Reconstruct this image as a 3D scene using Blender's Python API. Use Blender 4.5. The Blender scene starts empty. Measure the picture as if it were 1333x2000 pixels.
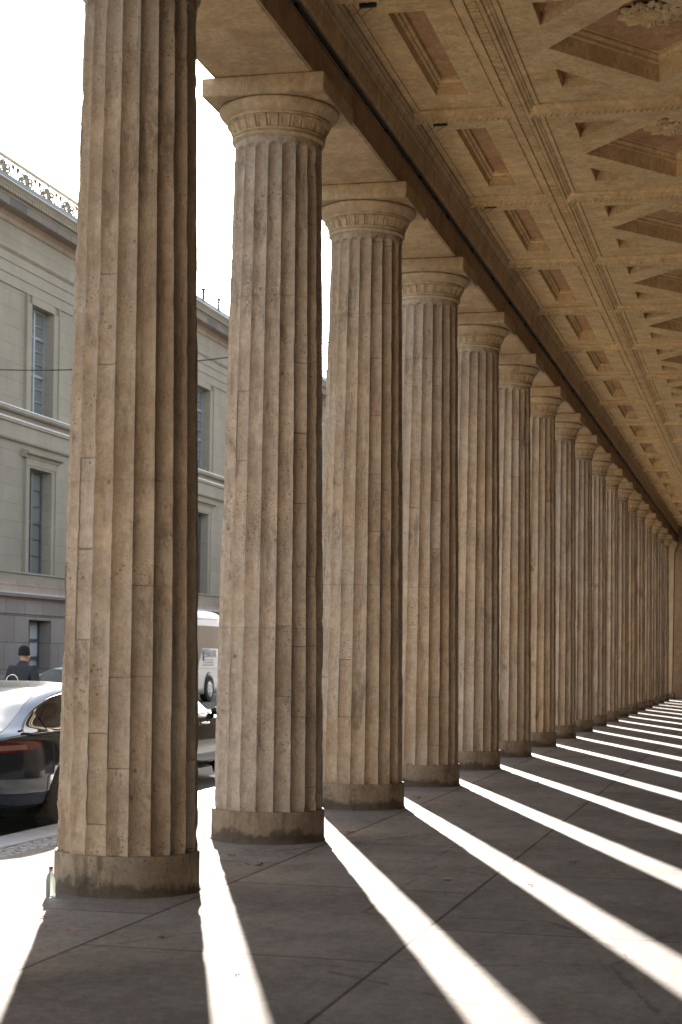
import bpy, bmesh, math, random
import numpy as np
from mathutils import Vector, Matrix, noise as mnoise
random.seed(7)
R = math.radians
sc = bpy.context.scene
COL = sc.collection

# ------------------------------------------------------------------ camera
EYE = 1.65
YAW = 0.240039
ROLL = 0.0158
cam = bpy.data.cameras.new("camera")
cam.sensor_fit = 'VERTICAL'; cam.sensor_height = 36.0; cam.sensor_width = 24.0
cam.lens = 61.2
cam.shift_x = 0.0
cam.shift_y = (1278.46 - 1000.0) / 2000.0
cam.clip_start = 0.1; cam.clip_end = 3000
cam.dof.use_dof = True; cam.dof.focus_distance = 18.5; cam.dof.aperture_fstop = 4.0
camo = bpy.data.objects.new("camera", cam); COL.objects.link(camo)
Rm = Matrix.Rotation(YAW, 4, 'Z') @ Matrix.Rotation(math.pi / 2, 4, 'X') @ Matrix.Rotation(ROLL, 4, 'Z')
camo.matrix_world = Matrix.Translation((0, 0, EYE)) @ Rm
sc.camera = camo

# ------------------------------------------------------------------ light
SUN_AZ = 0.3413      # angle to the left of +Y
SUN_EL = 0.3252
w = bpy.data.worlds.new("World"); sc.world = w; w.use_nodes = True
nt = w.node_tree
bg = nt.nodes["Background"]
sky = nt.nodes.new("ShaderNodeTexSky"); sky.sky_type = 'NISHITA'; sky.sun_disc = False
sky.sun_elevation = SUN_EL; sky.sun_rotation = -SUN_AZ
sky.air_density = 1.0; sky.dust_density = 1.2; sky.ozone_density = 1.0
hs = nt.nodes.new("ShaderNodeHueSaturation"); hs.inputs['Saturation'].default_value = 0.5
nt.links.new(sky.outputs[0], hs.inputs['Color'])
nt.links.new(hs.outputs[0], bg.inputs[0]); bg.inputs[1].default_value = 0.068
sl = bpy.data.lights.new("sun", 'SUN'); sl.energy = 5.0; sl.angle = R(0.5); sl.color = (1.0, 0.93, 0.84)
so = bpy.data.objects.new("sun", sl); COL.objects.link(so)
sd = Vector((-math.sin(SUN_AZ) * math.cos(SUN_EL), math.cos(SUN_AZ) * math.cos(SUN_EL), math.sin(SUN_EL)))
so.rotation_euler = sd.to_track_quat('Z', 'Y').to_euler(); so.location = (-20, 40, 30)
sc.view_settings.view_transform = 'Standard'; sc.view_settings.look = 'None'
sc.view_settings.exposure = 3.15; sc.view_settings.gamma = 1.0
sc.cycles.max_bounces = 8; sc.cycles.diffuse_bounces = 5
sc.cycles.use_denoising = True

# ------------------------------------------------------------------ dimensions (metres)
CX = -4.303; Y1 = 11.422; S = 3.5166
RP, RB, RT = 0.502, 0.487, 0.388
HP, HT, WA, HA = 0.274, 6.15, 0.546, 6.643
def colY(i): return Y1 + (i - 1) * S

# ------------------------------------------------------------------ projection helper (photo pixel -> ground point)
def ground(px, py, z=0.0):
    u = px - 666.5; v = py - 1278.46; f = 3400.0
    a = u * math.cos(ROLL) + v * math.sin(ROLL); b = -u * math.sin(ROLL) + v * math.cos(ROLL)
    d = (a / f * math.cos(YAW) - math.sin(YAW), a / f * math.sin(YAW) + math.cos(YAW), -b / f)
    t = (z - EYE) / d[2]
    return (d[0] * t, d[1] * t, z)

# ------------------------------------------------------------------ materials
class NB:
    def __init__(s, name):
        s.m = bpy.data.materials.new(name); s.m.use_nodes = True
        s.t = s.m.node_tree; s.b = s.t.nodes["Principled BSDF"]
        g = s.t.nodes.new("ShaderNodeNewGeometry"); s.pos = g.outputs['Position']
    def n(s, typ, **kw):
        x = s.t.nodes.new(typ)
        for k, v in kw.items(): setattr(x, k, v)
        return x
    def link(s, a, b): s.t.links.new(a, b)
    def put(s, sock, v):
        if isinstance(v, bpy.types.NodeSocket): s.link(v, sock)
        else: sock.default_value = v
    def math(s, op, a, b=0.0, clamp=False):
        x = s.n("ShaderNodeMath", operation=op); x.use_clamp = clamp
        s.put(x.inputs[0], a); s.put(x.inputs[1], b); return x.outputs[0]
    def mapv(s, vec, scale=(1, 1, 1), loc=(0, 0, 0), rot=(0, 0, 0)):
        x = s.n("ShaderNodeMapping"); s.link(vec, x.inputs[0])
        x.inputs[1].default_value = loc; x.inputs[2].default_value = rot; x.inputs[3].default_value = scale
        return x.outputs[0]
    def noise(s, scale, detail=6, rough=.6, vec=None, dist=0.0):
        x = s.n("ShaderNodeTexNoise"); s.link(vec or s.pos, x.inputs['Vector'])
        x.inputs['Scale'].default_value = scale; x.inputs['Detail'].default_value = detail
        x.inputs['Roughness'].default_value = rough; x.inputs['Distortion'].default_value = dist
        return x.outputs['Fac']
    def vor(s, scale, vec=None, feat='F1'):
        x = s.n("ShaderNodeTexVoronoi", feature=feat); s.link(vec or s.pos, x.inputs['Vector'])
        x.inputs['Scale'].default_value = scale; return x
    def ramp(s, fac, stops):
        x = s.n("ShaderNodeValToRGB"); s.link(fac, x.inputs[0]); e = x.color_ramp.elements
        e[0].position, e[0].color = stops[0][0], col4(stops[0][1])
        e[1].position, e[1].color = stops[1][0], col4(stops[1][1])
        for p, c in stops[2:]:
            q = e.new(p); q.color = col4(c)
        return x.outputs[0]
    def mix(s, fac, a, b, mode='MIX'):
        x = s.n("ShaderNodeMix", data_type='RGBA', blend_type=mode)
        s.put(x.inputs[0], fac); s.put(x.inputs[6], a if not isinstance(a, tuple) else col4(a)); s.put(x.inputs[7], b if not isinstance(b, tuple) else col4(b))
        return x.outputs[2]
    def bump(s, h, strength=.5, dist=.01, prev=None):
        x = s.n("ShaderNodeBump"); s.put(x.inputs['Height'], h); x.inputs['Strength'].default_value = strength
        x.inputs['Distance'].default_value = dist
        if prev is not None: s.link(prev, x.inputs['Normal'])
        return x.outputs[0]
    def fin(s, color, rough=.85, normal=None, metal=0.0, spec=.3):
        s.put(s.b.inputs['Base Color'], col4(color) if isinstance(color, tuple) else color)
        s.put(s.b.inputs['Roughness'], rough); s.b.inputs['Metallic'].default_value = metal
        s.b.inputs['Specular IOR Level'].default_value = spec
        if normal is not None: s.link(normal, s.b.inputs['Normal'])
        return s.m
def col4(c):
    if isinstance(c, (float, int)): return (c, c, c, 1)
    return tuple(c) + ((1,) if len(c) == 3 else ())

def simple(name, c, rough=.5, metal=0, spec=.5, bump=0, var=.15):
    b = NB(name); n = b.noise(7, 5)
    c1 = tuple(x * (1 - var) for x in c); c2 = tuple(min(1, x * (1 + var)) for x in c)
    cc = b.ramp(n, [(.3, c1), (.7, c2)])
    nm = b.bump(b.noise(60, 4), bump, .005) if bump else None
    return b.fin(cc, rough, nm, metal, spec)

def stone(name, base, grey, dark, orange, patches=False, stain=.5, pits=1.0, foot=False):
    """weathered sandstone"""
    b = NB(name)
    oi = b.n("ShaderNodeObjectInfo"); rnd = oi.outputs['Random']
    big = b.noise(.9, 5, .6); mid = b.noise(4.2, 8, .65)
    c = b.ramp(mid, [(.32, tuple(x * .80 for x in base)), (.68, tuple(min(1, x * 1.16) for x in base)), (.5, base)])
    c = b.mix(b.math('MULTIPLY', b.ramp(big, [(.42, 0.0), (.62, 1.0)]), .55), c, grey)
    # vertical streaks of ochre and soot
    sv = b.mapv(b.pos, (7, 7, .8)); st = b.noise(1.0, 6, .6, sv)
    c = b.mix(b.math('MULTIPLY', b.ramp(st, [(.55, 0.0), (.72, 1.0)]), .38), c, orange)
    sv2 = b.mapv(b.pos, (9, 9, 1.3), (3.1, 7.7, 1.3)); st2 = b.noise(1.0, 9, .72, sv2)
    soot = b.math('MULTIPLY', b.ramp(st2, [(.53, 0.0), (.72, 1.0)]), stain)
    c = b.mix(soot, c, dark)
    blot = b.noise(2.6, 10, .75, b.mapv(b.pos, (1, 1, .55), (11, 4, 2)), .4)
    c = b.mix(b.math('MULTIPLY', b.ramp(blot, [(.56, 0.0), (.64, 1.0)]), stain * .75), c, dark)
    heights = b.noise(38, 8, .7)
    if patches:
        uv = b.n("ShaderNodeUVMap"); uv.uv_map = "flute"
        sep = b.n("ShaderNodeSeparateXYZ"); b.link(uv.outputs[0], sep.inputs[0])
        U = sep.outputs[0]; V = sep.outputs[1]
        wn = b.n("ShaderNodeTexWhiteNoise", noise_dimensions='2D')
        cell = b.n("ShaderNodeCombineXYZ"); b.link(b.math('FLOOR', b.math('MULTIPLY', U, .5)), cell.inputs[0]); b.link(rnd, cell.inputs[1])
        b.link(cell.outputs[0], wn.inputs['Vector'])
        V2 = b.math('ADD', b.math('DIVIDE', V, .62), b.math('MULTIPLY', wn.outputs['Value'], 7.0))
        cell2 = b.n("ShaderNodeCombineXYZ"); b.link(b.math('FLOOR', U), cell2.inputs[0])
        b.link(b.math('ADD', b.math('FLOOR', V2), b.math('MULTIPLY', rnd, 3.0)), cell2.inputs[1])
        wn2 = b.n("ShaderNodeTexWhiteNoise", noise_dimensions='2D'); b.link(cell2.outputs[0], wn2.inputs['Vector'])
        pm = b.math('GREATER_THAN', wn2.outputs['Value'], .968)
        tint = b.ramp(wn2.outputs['Value'], [(.968, tuple(x * .74 for x in base)), (1.0, tuple(min(1, x * 1.22) for x in grey)), (.985, tuple(x * 1.02 for x in orange))])
        c = b.mix(b.math('MULTIPLY', pm, .5), c, tint)
        fv = b.math('FRACT', V2); fu = b.math('FRACT', U)
        edge = b.math('MAXIMUM', b.math('LESS_THAN', fv, .012), b.math('MULTIPLY', b.math('GREATER_THAN', fv, .986), 1.0))
        edge = b.math('MAXIMUM', edge, b.math('MULTIPLY', b.math('LESS_THAN', fu, .05), pm))
        near = b.math('GREATER_THAN', wn2.outputs['Value'], .955)
        line = b.math('MULTIPLY', edge, near)
        # drum joints right round the shaft
        vj = b.math('FRACT', b.math('ADD', b.math('DIVIDE', V, 2.9), rnd))
        dj = b.math('LESS_THAN', b.math('ABSOLUTE', b.math('SUBTRACT', vj, .5)), .0022)
        line = b.math('MAXIMUM', line, b.math('MULTIPLY', dj, .3))
        c = b.mix(b.math('MULTIPLY', line, .6), c, (.07, .05, .035))
        # tone of each drum
        wn3 = b.n("ShaderNodeTexWhiteNoise", noise_dimensions='2D')
        cell3 = b.n("ShaderNodeCombineXYZ"); b.link(b.math('FLOOR', b.math('ADD', b.math('ADD', b.math('DIVIDE', V, 2.9), rnd), .5)), cell3.inputs[0]); b.link(rnd, cell3.inputs[1])
        b.link(cell3.outputs[0], wn3.inputs['Vector'])
        hv = b.n("ShaderNodeHueSaturation"); b.link(c, hv.inputs['Color'])
        b.link(b.math('ADD', b.math('MULTIPLY', wn3.outputs['Value'], .10), 1.0), hv.inputs['Value'])
        b.link(b.math('ADD', b.math('MULTIPLY', wn3.outputs['Value'], .14), .91), hv.inputs['Saturation'])
        c = hv.outputs[0]
        heights = b.math('SUBTRACT', heights, b.math('MULTIPLY', line, .8))
    rosy = b.noise(1.6, 7, .65, b.mapv(b.pos, (1.6, 1.6, 1), (9, 3, 4)), .3)
    c = b.mix(b.math('MULTIPLY', b.ramp(rosy, [(.47, 0.0), (.60, 1.0)]), .55), c, tuple(x * y for x, y in zip(base, (.73, .68, .64))))
    if foot:   # splashed street dirt with a ragged upper edge
        sp_ = b.n("ShaderNodeSeparateXYZ"); b.link(b.pos, sp_.inputs[0])
        edge_ = b.math('SUBTRACT', b.math('MULTIPLY', b.noise(3.2, 9, .7), .42), b.math('ADD', sp_.outputs[2], .10))
        c = b.mix(b.math('MULTIPLY', b.math('MULTIPLY', edge_, 22.0, True), .75), c, (.055, .042, .032))
    if patches:
        ht = b.n("ShaderNodeHueSaturation"); b.link(c, ht.inputs['Color']); b.link(b.math('ADD', b.math('MULTIPLY', rnd, .18), .89), ht.inputs['Value']); b.link(b.math('ADD', b.math('MULTIPLY', b.math('FRACT', b.math('MULTIPLY', rnd, 7.3)), .28), .76), ht.inputs['Saturation']); c = ht.outputs[0]
    # pits
    v = b.vor(24, b.mapv(b.pos, (1, 1, 1), (.2, .1, .5)))
    gate = b.ramp(b.noise(2.1, 3), [(.45, .02), (.62, .20)])
    pit = b.math('LESS_THAN', v.outputs['Distance'], b.math('MULTIPLY', gate, pits))
    v2 = b.vor(62); pit2 = b.math('LESS_THAN', v2.outputs['Distance'], b.math('MULTIPLY', gate, 1.1 * pits))
    v3 = b.vor(7.5, b.mapv(b.pos, (1, 1, 1), (.7, .3, .9), (.3, .5, .2))); wnp = b.n("ShaderNodeTexWhiteNoise"); b.link(v3.outputs['Position'], wnp.inputs['Vector'])
    pit3 = b.math('LESS_THAN', b.math('ADD', v3.outputs['Distance'], b.math('MULTIPLY', b.noise(40, 3), .04)), b.math('MULTIPLY', b.ramp(wnp.outputs['Value'], [(.72, 0.0), (1.0, .15)]), pits))
    pp = b.math('MAXIMUM', b.math('MAXIMUM', pit, pit2), pit3)
    c = b.mix(b.math('MULTIPLY', pp, .55), c, (.10, .068, .048))
    c = b.mix(.35, c, b.ramp(b.noise(95, 4, .7), [(.3, .55), (.7, 1.0)]), 'MULTIPLY')
    c = b.mix(.6, c, b.ramp(b.noise(17, 8, .78, None, .6), [(.38, .66), (.62, 1.14)]), 'MULTIPLY')
    h = b.math('SUBTRACT', heights, b.math('MULTIPLY', pp, .9))
    nm = b.bump(h, .8, .014)
    nm = b.bump(b.noise(9, 7, .65), .5, .03, nm)
    return b.fin(c, .9, nm, spec=.18)

M = {}
M['shaft'] = stone('shaft_stone', (.395, .306, .215), (.37, .318, .258), (.10, .075, .056), (.29, .205, .125), patches=True, stain=.8, pits=1.1)
M['plinth'] = stone('plinth_stone', (.275, .215, .155), (.25, .21, .165), (.06, .045, .035), (.20, .135, .085), stain=.95, foot=True)
M['cap'] = stone('capital_stone', (.52, .40, .255), (.455, .385, .28), (.14, .10, .065), (.42, .28, .13), stain=.35, pits=.7)
M['soffit'] = stone('soffit_stone', (.55, .43, .27), (.50, .42, .30), (.25, .18, .11), (.42, .28, .14), stain=.35, pits=.5)
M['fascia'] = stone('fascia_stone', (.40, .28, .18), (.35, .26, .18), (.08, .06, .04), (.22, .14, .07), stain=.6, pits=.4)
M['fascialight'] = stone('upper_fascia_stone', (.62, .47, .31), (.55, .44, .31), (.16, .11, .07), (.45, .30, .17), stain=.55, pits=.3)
M['endwall'] = stone('end_wall_stone', (.34, .28, .24), (.32, .275, .245), (.16, .12, .10), (.30, .22, .17), stain=.3, pits=.3)
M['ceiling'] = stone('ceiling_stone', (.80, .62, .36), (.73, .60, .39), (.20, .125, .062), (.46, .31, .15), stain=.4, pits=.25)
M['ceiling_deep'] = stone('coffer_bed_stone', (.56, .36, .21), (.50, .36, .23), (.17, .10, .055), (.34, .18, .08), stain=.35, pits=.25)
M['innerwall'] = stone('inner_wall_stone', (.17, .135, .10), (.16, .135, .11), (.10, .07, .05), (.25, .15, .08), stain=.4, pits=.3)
M['black'] = simple('dark_groove', (.012, .010, .009), .8)
M['lead'] = simple('lead_strip', (.20, .17, .14), .45, .6)

def paving():
    b = NB('paving_slabs')
    mp = b.mapv(b.pos, (1, 1, 1), (3.71 - 1.74 * 4, 1.05, 0))
    sp = b.n("ShaderNodeSeparateXYZ"); b.link(mp, sp.inputs[0])
    sw = b.n("ShaderNodeCombineXYZ"); b.link(sp.outputs[1], sw.inputs[0]); b.link(b.math('MULTIPLY', sp.outputs[0], 1.0), sw.inputs[1])
    br = b.n("ShaderNodeTexBrick"); b.link(sw.outputs[0], br.inputs['Vector'])
    br.inputs['Scale'].default_value = 1.0; br.inputs['Brick Width'].default_value = 2.85; br.inputs['Row Height'].default_value = 1.74
    br.inputs['Mortar Size'].default_value = .012; br.inputs['Mortar Smooth'].default_value = .15; br.offset = .42
    br.inputs['Color1'].default_value = (.182, .163, .147, 1); br.inputs['Color2'].default_value = (.214, .192, .173, 1); br.inputs['Mortar'].default_value = (.085, .072, .062, 1)
    c = br.outputs['Color']
    n = b.noise(1.1, 7, .6); c = b.mix(.8, c, b.ramp(n, [(.33, .74), (.67, 1.12)]), 'MULTIPLY')
    n2 = b.noise(5, 8, .7, b.mapv(b.pos, (1, .35, 1))); c = b.mix(.55, c, b.ramp(n2, [(.35, .72), (.65, 1.12)]), 'MULTIPLY')
    c = b.mix(b.math('MULTIPLY', b.ramp(b.noise(.8, 8, .7, b.mapv(b.pos, (1, 1, 1), (5, 2, 0)), .6), [(.57, 0.0), (.66, 1.0)]), .3), c, (.17, .135, .10))
    g = b.noise(75, 6, .85); c = b.mix(.75, c, b.ramp(g, [(.36, .55), (.64, 1.35)]), 'MULTIPLY')
    c = b.mix(.8, c, b.ramp(b.noise(13, 9, .8, None, .3), [(.36, .72), (.64, 1.22)]), 'MULTIPLY')
    # thin wandering cracks
    cv = b.vor(.42, b.mapv(b.pos, (1, 1, 1), (0, 0, 0)), 'DISTANCE_TO_EDGE')
    crack = b.math('MULTIPLY', b.math('LESS_THAN', b.math('ADD', cv.outputs['Distance'], b.math('MULTIPLY', b.noise(5, 6, .7), .05)), .027), .6)
    c = b.mix(crack, c, (.09, .075, .06))
    h = b.math('SUBTRACT', b.math('MULTIPLY', b.noise(150, 4, .7), .25), br.outputs['Fac'])
    nm = b.bump(h, .55, .012); nm = b.bump(b.noise(9, 6, .6), .3, .01, nm)
    return b.fin(c, .93, nm, spec=.04)
M['paving'] = paving()

def cobbles():
    b = NB('mosaic_cobbles')
    v = b.vor(11); e = b.vor(11, None, 'DISTANCE_TO_EDGE')
    c = b.ramp(v.outputs['Distance'], [(0.0, (.26, .26, .26)), (.9, (.19, .19, .19))])
    wn = b.n("ShaderNodeTexWhiteNoise"); b.link(v.outputs['Position'], wn.inputs['Vector'])
    c = b.mix(.7, c, b.ramp(wn.outputs['Value'], [(0, .55), (1, 1.25)]), 'MULTIPLY')
    gap = b.math('LESS_THAN', e.outputs['Distance'], .07)
    c = b.mix(gap, c, (.045, .04, .035))
    nm = b.bump(b.math('MINIMUM', e.outputs['Distance'], .3), 1.0, .03)
    return b.fin(c, .75, nm)
M['cobble'] = cobbles()
def asphalt():
    b = NB('asphalt'); c = b.ramp(b.noise(3, 8, .6), [(.3, (.040, .038, .037)), (.7, (.062, .06, .058))])
    c = b.mix(.6, c, b.ramp(b.noise(120, 3, .8), [(.3, .5), (.7, 1.4)]), 'MULTIPLY')
    return b.fin(c, .8, b.bump(b.noise(120, 3), .6, .01))
M['asphalt'] = asphalt()
M['kerb'] = simple('granite_kerb', (.26, .26, .27), .7, bump=.3)

def facade(name, c1, c2, mort, bw, bh, msz, off=.5):
    b = NB(name)
    sp = b.n("ShaderNodeSeparateXYZ"); b.link(b.pos, sp.inputs[0])
    sw = b.n("ShaderNodeCombineXYZ"); b.link(b.math('ADD', sp.outputs[1], sp.outputs[0]), sw.inputs[0]); b.link(sp.outputs[2], sw.inputs[1])
    br = b.n("ShaderNodeTexBrick"); b.link(sw.outputs[0], br.inputs['Vector']); br.inputs['Scale'].default_value = 1
    br.inputs['Brick Width'].default_value = bw; br.inputs['Row Height'].default_value = bh; br.inputs['Mortar Size'].default_value = msz; br.offset = off
    br.inputs['Color1'].default_value = col4(c1); br.inputs['Color2'].default_value = col4(c2); br.inputs['Mortar'].default_value = col4(mort)
    c = b.mix(.6, br.outputs['Color'], b.ramp(b.noise(.6, 8, .65, b.mapv(b.pos, (1, 1, .6))), [(.35, .80), (.68, 1.1)]), 'MULTIPLY')
    c = b.mix(.4, c, b.ramp(b.noise(9, 6, .7), [(.3, .75), (.7, 1.15)]), 'MULTIPLY')
    return b.fin(c, .9, b.bump(b.math('SUBTRACT', b.noise(25, 4), br.outputs['Fac']), .4, .02), spec=.2)
M['render'] = facade('facade_render', (.235, .214, .172), (.255, .232, .188), (.168, .150, .12), 2.1, .62, .008)
M['ashlar'] = facade('ashlar_base', (.215, .19, .172), (.265, .24, .218), (.11, .095, .085), 1.6, .95, .014)
M['trim'] = facade('facade_trim', (.245, .222, .178), (.262, .238, .192), (.175, .158, .126), 1.9, 30, .006)
M['corona'] = facade('corona_stone', (.10, .10, .10), (.21, .185, .15), (.05, .045, .04), 1.35, 30, .012, 0)
M['course'] = facade('stringcourse_stone', (.24, .19, .16), (.30, .245, .205), (.12, .10, .09), 1.9, 30, .012)
M['zinc'] = simple('zinc_flashing', (.46, .50, .53), .45, .3)
M['gutter'] = simple('dark_gutter', (.05, .055, .06), .5, .3)
M['iron'] = simple('gilded_iron', (.17, .16, .11), .5, .4)
M['frame'] = simple('window_frame_paint', (.20, .235, .26), .5)
M['framedark'] = simple('window_frame_dark', (.075, .08, .085), .5)
def glassy(name, c, rough=.06, spec=1.0, metal=.0):
    b = NB(name); return b.fin(c, rough, b.bump(b.noise(.9, 3), .12, .05), metal, spec)
M['pane'] = glassy('window_glass', (.14, .15, .15), .06, 1.0)
M['panereflect'] = glassy('window_glass_painted_reflection', (.50, .53, .54), .15, .8)  # bright sky reflection painted in as a pale base colour, no blind behind

def paint(name, c, rough=.20, metal=.3):
    b = NB(name)
    fl = b.vor(900); cc = b.mix(.15, col4(c), b.ramp(fl.outputs['Distance'], [(0, .6), (1, 1.4)]), 'MULTIPLY')
    dust = b.ramp(b.noise(40, 6, .8), [(.45, 0.0), (.9, .03)])
    cc = b.mix(dust, cc, (.3, .28, .25))
    m = b.fin(cc, rough, None, metal, .25)
    b.b.inputs['Coat Weight'].default_value = .30; b.b.inputs['Coat Roughness'].default_value = .03
    return m
M['paint_grey'] = paint('dark_grey_metallic_paint', (.042, .058, .082), .09, .8)
M['paint_black'] = paint('black_car_paint', (.008, .008, .009), .12, .0)
M['paint_black'].node_tree.nodes['Principled BSDF'].inputs['Coat Weight'].default_value = .08
M['paint_blue'] = paint('pale_blue_car_paint', (.62, .70, .74), .3, .1)
M['carglass'] = glassy('car_glass', (.012, .014, .015), .02, 1.0)
M['busglass'] = glassy('coach_glass', (.02, .016, .013), .12, .25)
M['greenglass'] = glassy('green_tinted_glass', (.06, .10, .08), .02, 1.0)
M['dustyglass'] = glassy('dusty_rear_glass', (.05, .065, .08), .10, 1.0)
M['darkchrome'] = simple('dark_chrome', (.16, .16, .17), .2, 1.0, var=.02)
M['chrome'] = simple('chrome', (.75, .75, .75), .12, 1.0, var=.02)
M['blackplastic'] = simple('black_plastic', (.015, .015, .016), .5)
M['tyre'] = simple('tyre_rubber', (.022, .021, .02), .85, bump=.2)
M['rim'] = simple('alloy_rim', (.35, .35, .36), .3, .8)
M['whiterim'] = simple('white_wheel_disc', (.7, .7, .7), .4, .1)
M['redlens'] = glassy('red_lens', (.085, .010, .008), .08, .9)
M['clearlens'] = glassy('clear_lens', (.16, .10, .09), .1, .9)
M['buswhite'] = paint('white_bus_paint', (.48, .51, .55), .35, 0)
M['coat'] = simple('dark_coat_cloth', (.030, .030, .038), .9, bump=.5)
M['knit'] = simple('black_knit', (.010, .010, .011), .95, bump=.6)
M['skin'] = simple('skin', (.45, .26, .18), .55, var=.05)
M['trouser'] = simple('dark_trousers', (.03, .03, .035), .9)
M['textblue'] = simple('blue_lettering', (.06, .13, .33), .6)
M['textgrey'] = simple('grey_lettering', (.30, .30, .31), .6)
M['steel'] = simple('bright_steel', (.6, .52, .42), .25, 1.0)
M['cable'] = simple('steel_cable', (.09, .085, .08), .5, .5)
M['leaf'] = simple('dry_maple_leaf', (.21, .085, .04), .8, var=.4)
M['leafpale'] = simple('dry_pale_leaf', (.25, .15, .08), .8, var=.3)
b = NB('bottle_glass'); M['bottle'] = b.fin((.75, .85, .8), .03, None, 0, .5); b.b.inputs['Transmission Weight'].default_value = .9
M['redcap'] = simple('red_cap', (.35, .015, .03), .4)

# ------------------------------------------------------------------ mesh helpers
class MB:
    def __init__(s): s.v = []; s.f = []; s.sm = []
    def add(s, vs, fs, smooth=False):
        o = len(s.v); s.v += [tuple(map(float, q)) for q in vs]
        for f in fs: s.f.append(tuple(i + o for i in f)); s.sm.append(smooth)
    def box(s, x0, x1, y0, y1, z0, z1):
        if x0 > x1: x0, x1 = x1, x0
        if y0 > y1: y0, y1 = y1, y0
        vs = [(x, y, z) for z in (z0, z1) for y in (y0, y1) for x in (x0, x1)]
        s.add(vs, [(0, 2, 3, 1), (4, 5, 7, 6), (0, 1, 5, 4), (2, 6, 7, 3), (0, 4, 6, 2), (1, 3, 7, 5)])
    def prism(s, prof, y0, y1, axis='Y'):
        """closed profile of (a, z) extruded along Y (a = x) or along X (a = y)"""
        n = len(prof)
        if axis == 'Y': vs = [(a, y0, z) for a, z in prof] + [(a, y1, z) for a, z in prof]
        else: vs = [(y0, a, z) for a, z in prof] + [(y1, a, z) for a, z in prof]
        fs = [(i, (i + 1) % n, n + (i + 1) % n, n + i) for i in range(n)] + [tuple(range(n))[::-1], tuple(range(n, 2 * n))]
        s.add(vs, fs)
    def lathe(s, prof, seg=48, c=(0, 0), rf=None, smooth=True, cap=True):
        vs = []; n = len(prof)
        for r, z in prof:
            for k in range(seg):
                a = 2 * math.pi * k / seg; rr = r if rf is None else rf(r, z, k)
                vs.append((c[0] + rr * math.cos(a), c[1] + rr * math.sin(a), z))
        fs = [(i * seg + k, i * seg + (k + 1) % seg, (i + 1) * seg + (k + 1) % seg, (i + 1) * seg + k) for i in range(n - 1) for k in range(seg)]
        if cap:
            fs.append(tuple(range(seg))[::-1]); fs.append(tuple((n - 1) * seg + k for k in range(seg)))
        s.add(vs, fs, smooth)
    def tube(s, pts, r, seg=6, smooth=True):
        pts = [Vector(p) for p in pts]; vs = []; n = len(pts)
        for i, p in enumerate(pts):
            t = (pts[min(i + 1, n - 1)] - pts[max(i - 1, 0)]).normalized()
            u = t.cross(Vector((0, 0, 1)));
            if u.length < .05: u = t.cross(Vector((1, 0, 0)))
            u.normalize(); v_ = t.cross(u); rr = r[i] if isinstance(r, (list, tuple)) else r
            for k in range(seg):
                a = 2 * math.pi * k / seg; vs.append(p + u * math.cos(a) * rr + v_ * math.sin(a) * rr)
        fs = [(i * seg + k, i * seg + (k + 1) % seg, (i + 1) * seg + (k + 1) % seg, (i + 1) * seg + k) for i in range(n - 1) for k in range(seg)]
        fs += [tuple(range(seg))[::-1], tuple((n - 1) * seg + k for k in range(seg))]
        s.add(vs, fs, smooth)
    def grid(s, fn, nu, nv, smooth=True):
        vs = [fn(i / nu, j / nv) for j in range(nv + 1) for i in range(nu + 1)]; w_ = nu + 1
        s.add(vs, [(j * w_ + i, j * w_ + i + 1, (j + 1) * w_ + i + 1, (j + 1) * w_ + i) for j in range(nv) for i in range(nu)], smooth)
    def mesh(s, name):
        me = bpy.data.meshes.new(name); me.from_pydata(s.v, [], s.f); me.update()
        me.polygons.foreach_set('use_smooth', s.sm); return me
    def build(s, name, mat, parent=None, fix=False):
        me = s.mesh(name); me.materials.append(mat)
        if fix:
            bm = bmesh.new(); bm.from_mesh(me); bmesh.ops.recalc_face_normals(bm, faces=bm.faces); bm.to_mesh(me); bm.free()
        return link(name, me, parent)
def link(name, me, parent=None):
    o = bpy.data.objects.new(name, me); COL.objects.link(o)
    if parent is not None: o.parent = parent
    return o
def tag(o, label=None, cat=None, group=None, kind=None):
    if label: o['label'] = label
    if cat: o['category'] = cat
    if group: o['group'] = group
    if kind: o['kind'] = kind
    return o
def empty(name, loc=(0, 0, 0), rz=0, **kw):
    o = bpy.data.objects.new(name, None); COL.objects.link(o); o.location = loc; o.rotation_euler = (0, 0, rz)
    o.empty_display_size = .2
    return tag(o, **kw)
def copy_tree(o, parent=None):
    c = o.copy(); COL.objects.link(c)
    if parent is not None: c.parent = parent
    for ch in list(o.children): copy_tree(ch, c)
    return c

# ------------------------------------------------------------------ ground
YB, YE = -7.0, 76.6           # gallery ends
g = MB(); g.box(-400, -26.2, -300, 900, -.4, -.30); g.box(-6.4, 400, -300, 900, -.4, -.13)
tag(g.build('ground', M['asphalt']), kind='structure')
g = MB(); g.box(-22.4, -6.56, -60, 400, -.4, -.12); tag(g.build('road', M['asphalt']), kind='structure')
g = MB(); g.box(-26.3, -22.65, -60, 400, -.3, .01); tag(g.build('far_pavement', M['cobble']), kind='structure')
g = MB(); g.box(-22.65, -22.4, -60, 400, -.3, .0); tag(g.build('far_kerb', M['kerb']), kind='structure')
g = MB(); g.box(-5.86, 3.0, -40, 200, -.3, 0.0); tag(g.build('pavement', M['paving']), kind='structure')
g = MB(); g.box(-6.16, -5.86, -40, 200, -.3, -.006); tag(g.build('cobble_strip', M['cobble']), kind='structure')
g = MB()
for k in range(60):
    y = -20 + k * 1.9; g.box(-6.56, -6.16, y, y + 1.888, -.3, -.004 + .003 * (k % 2))
tag(g.build('kerb', M['kerb']), kind='structure')

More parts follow.
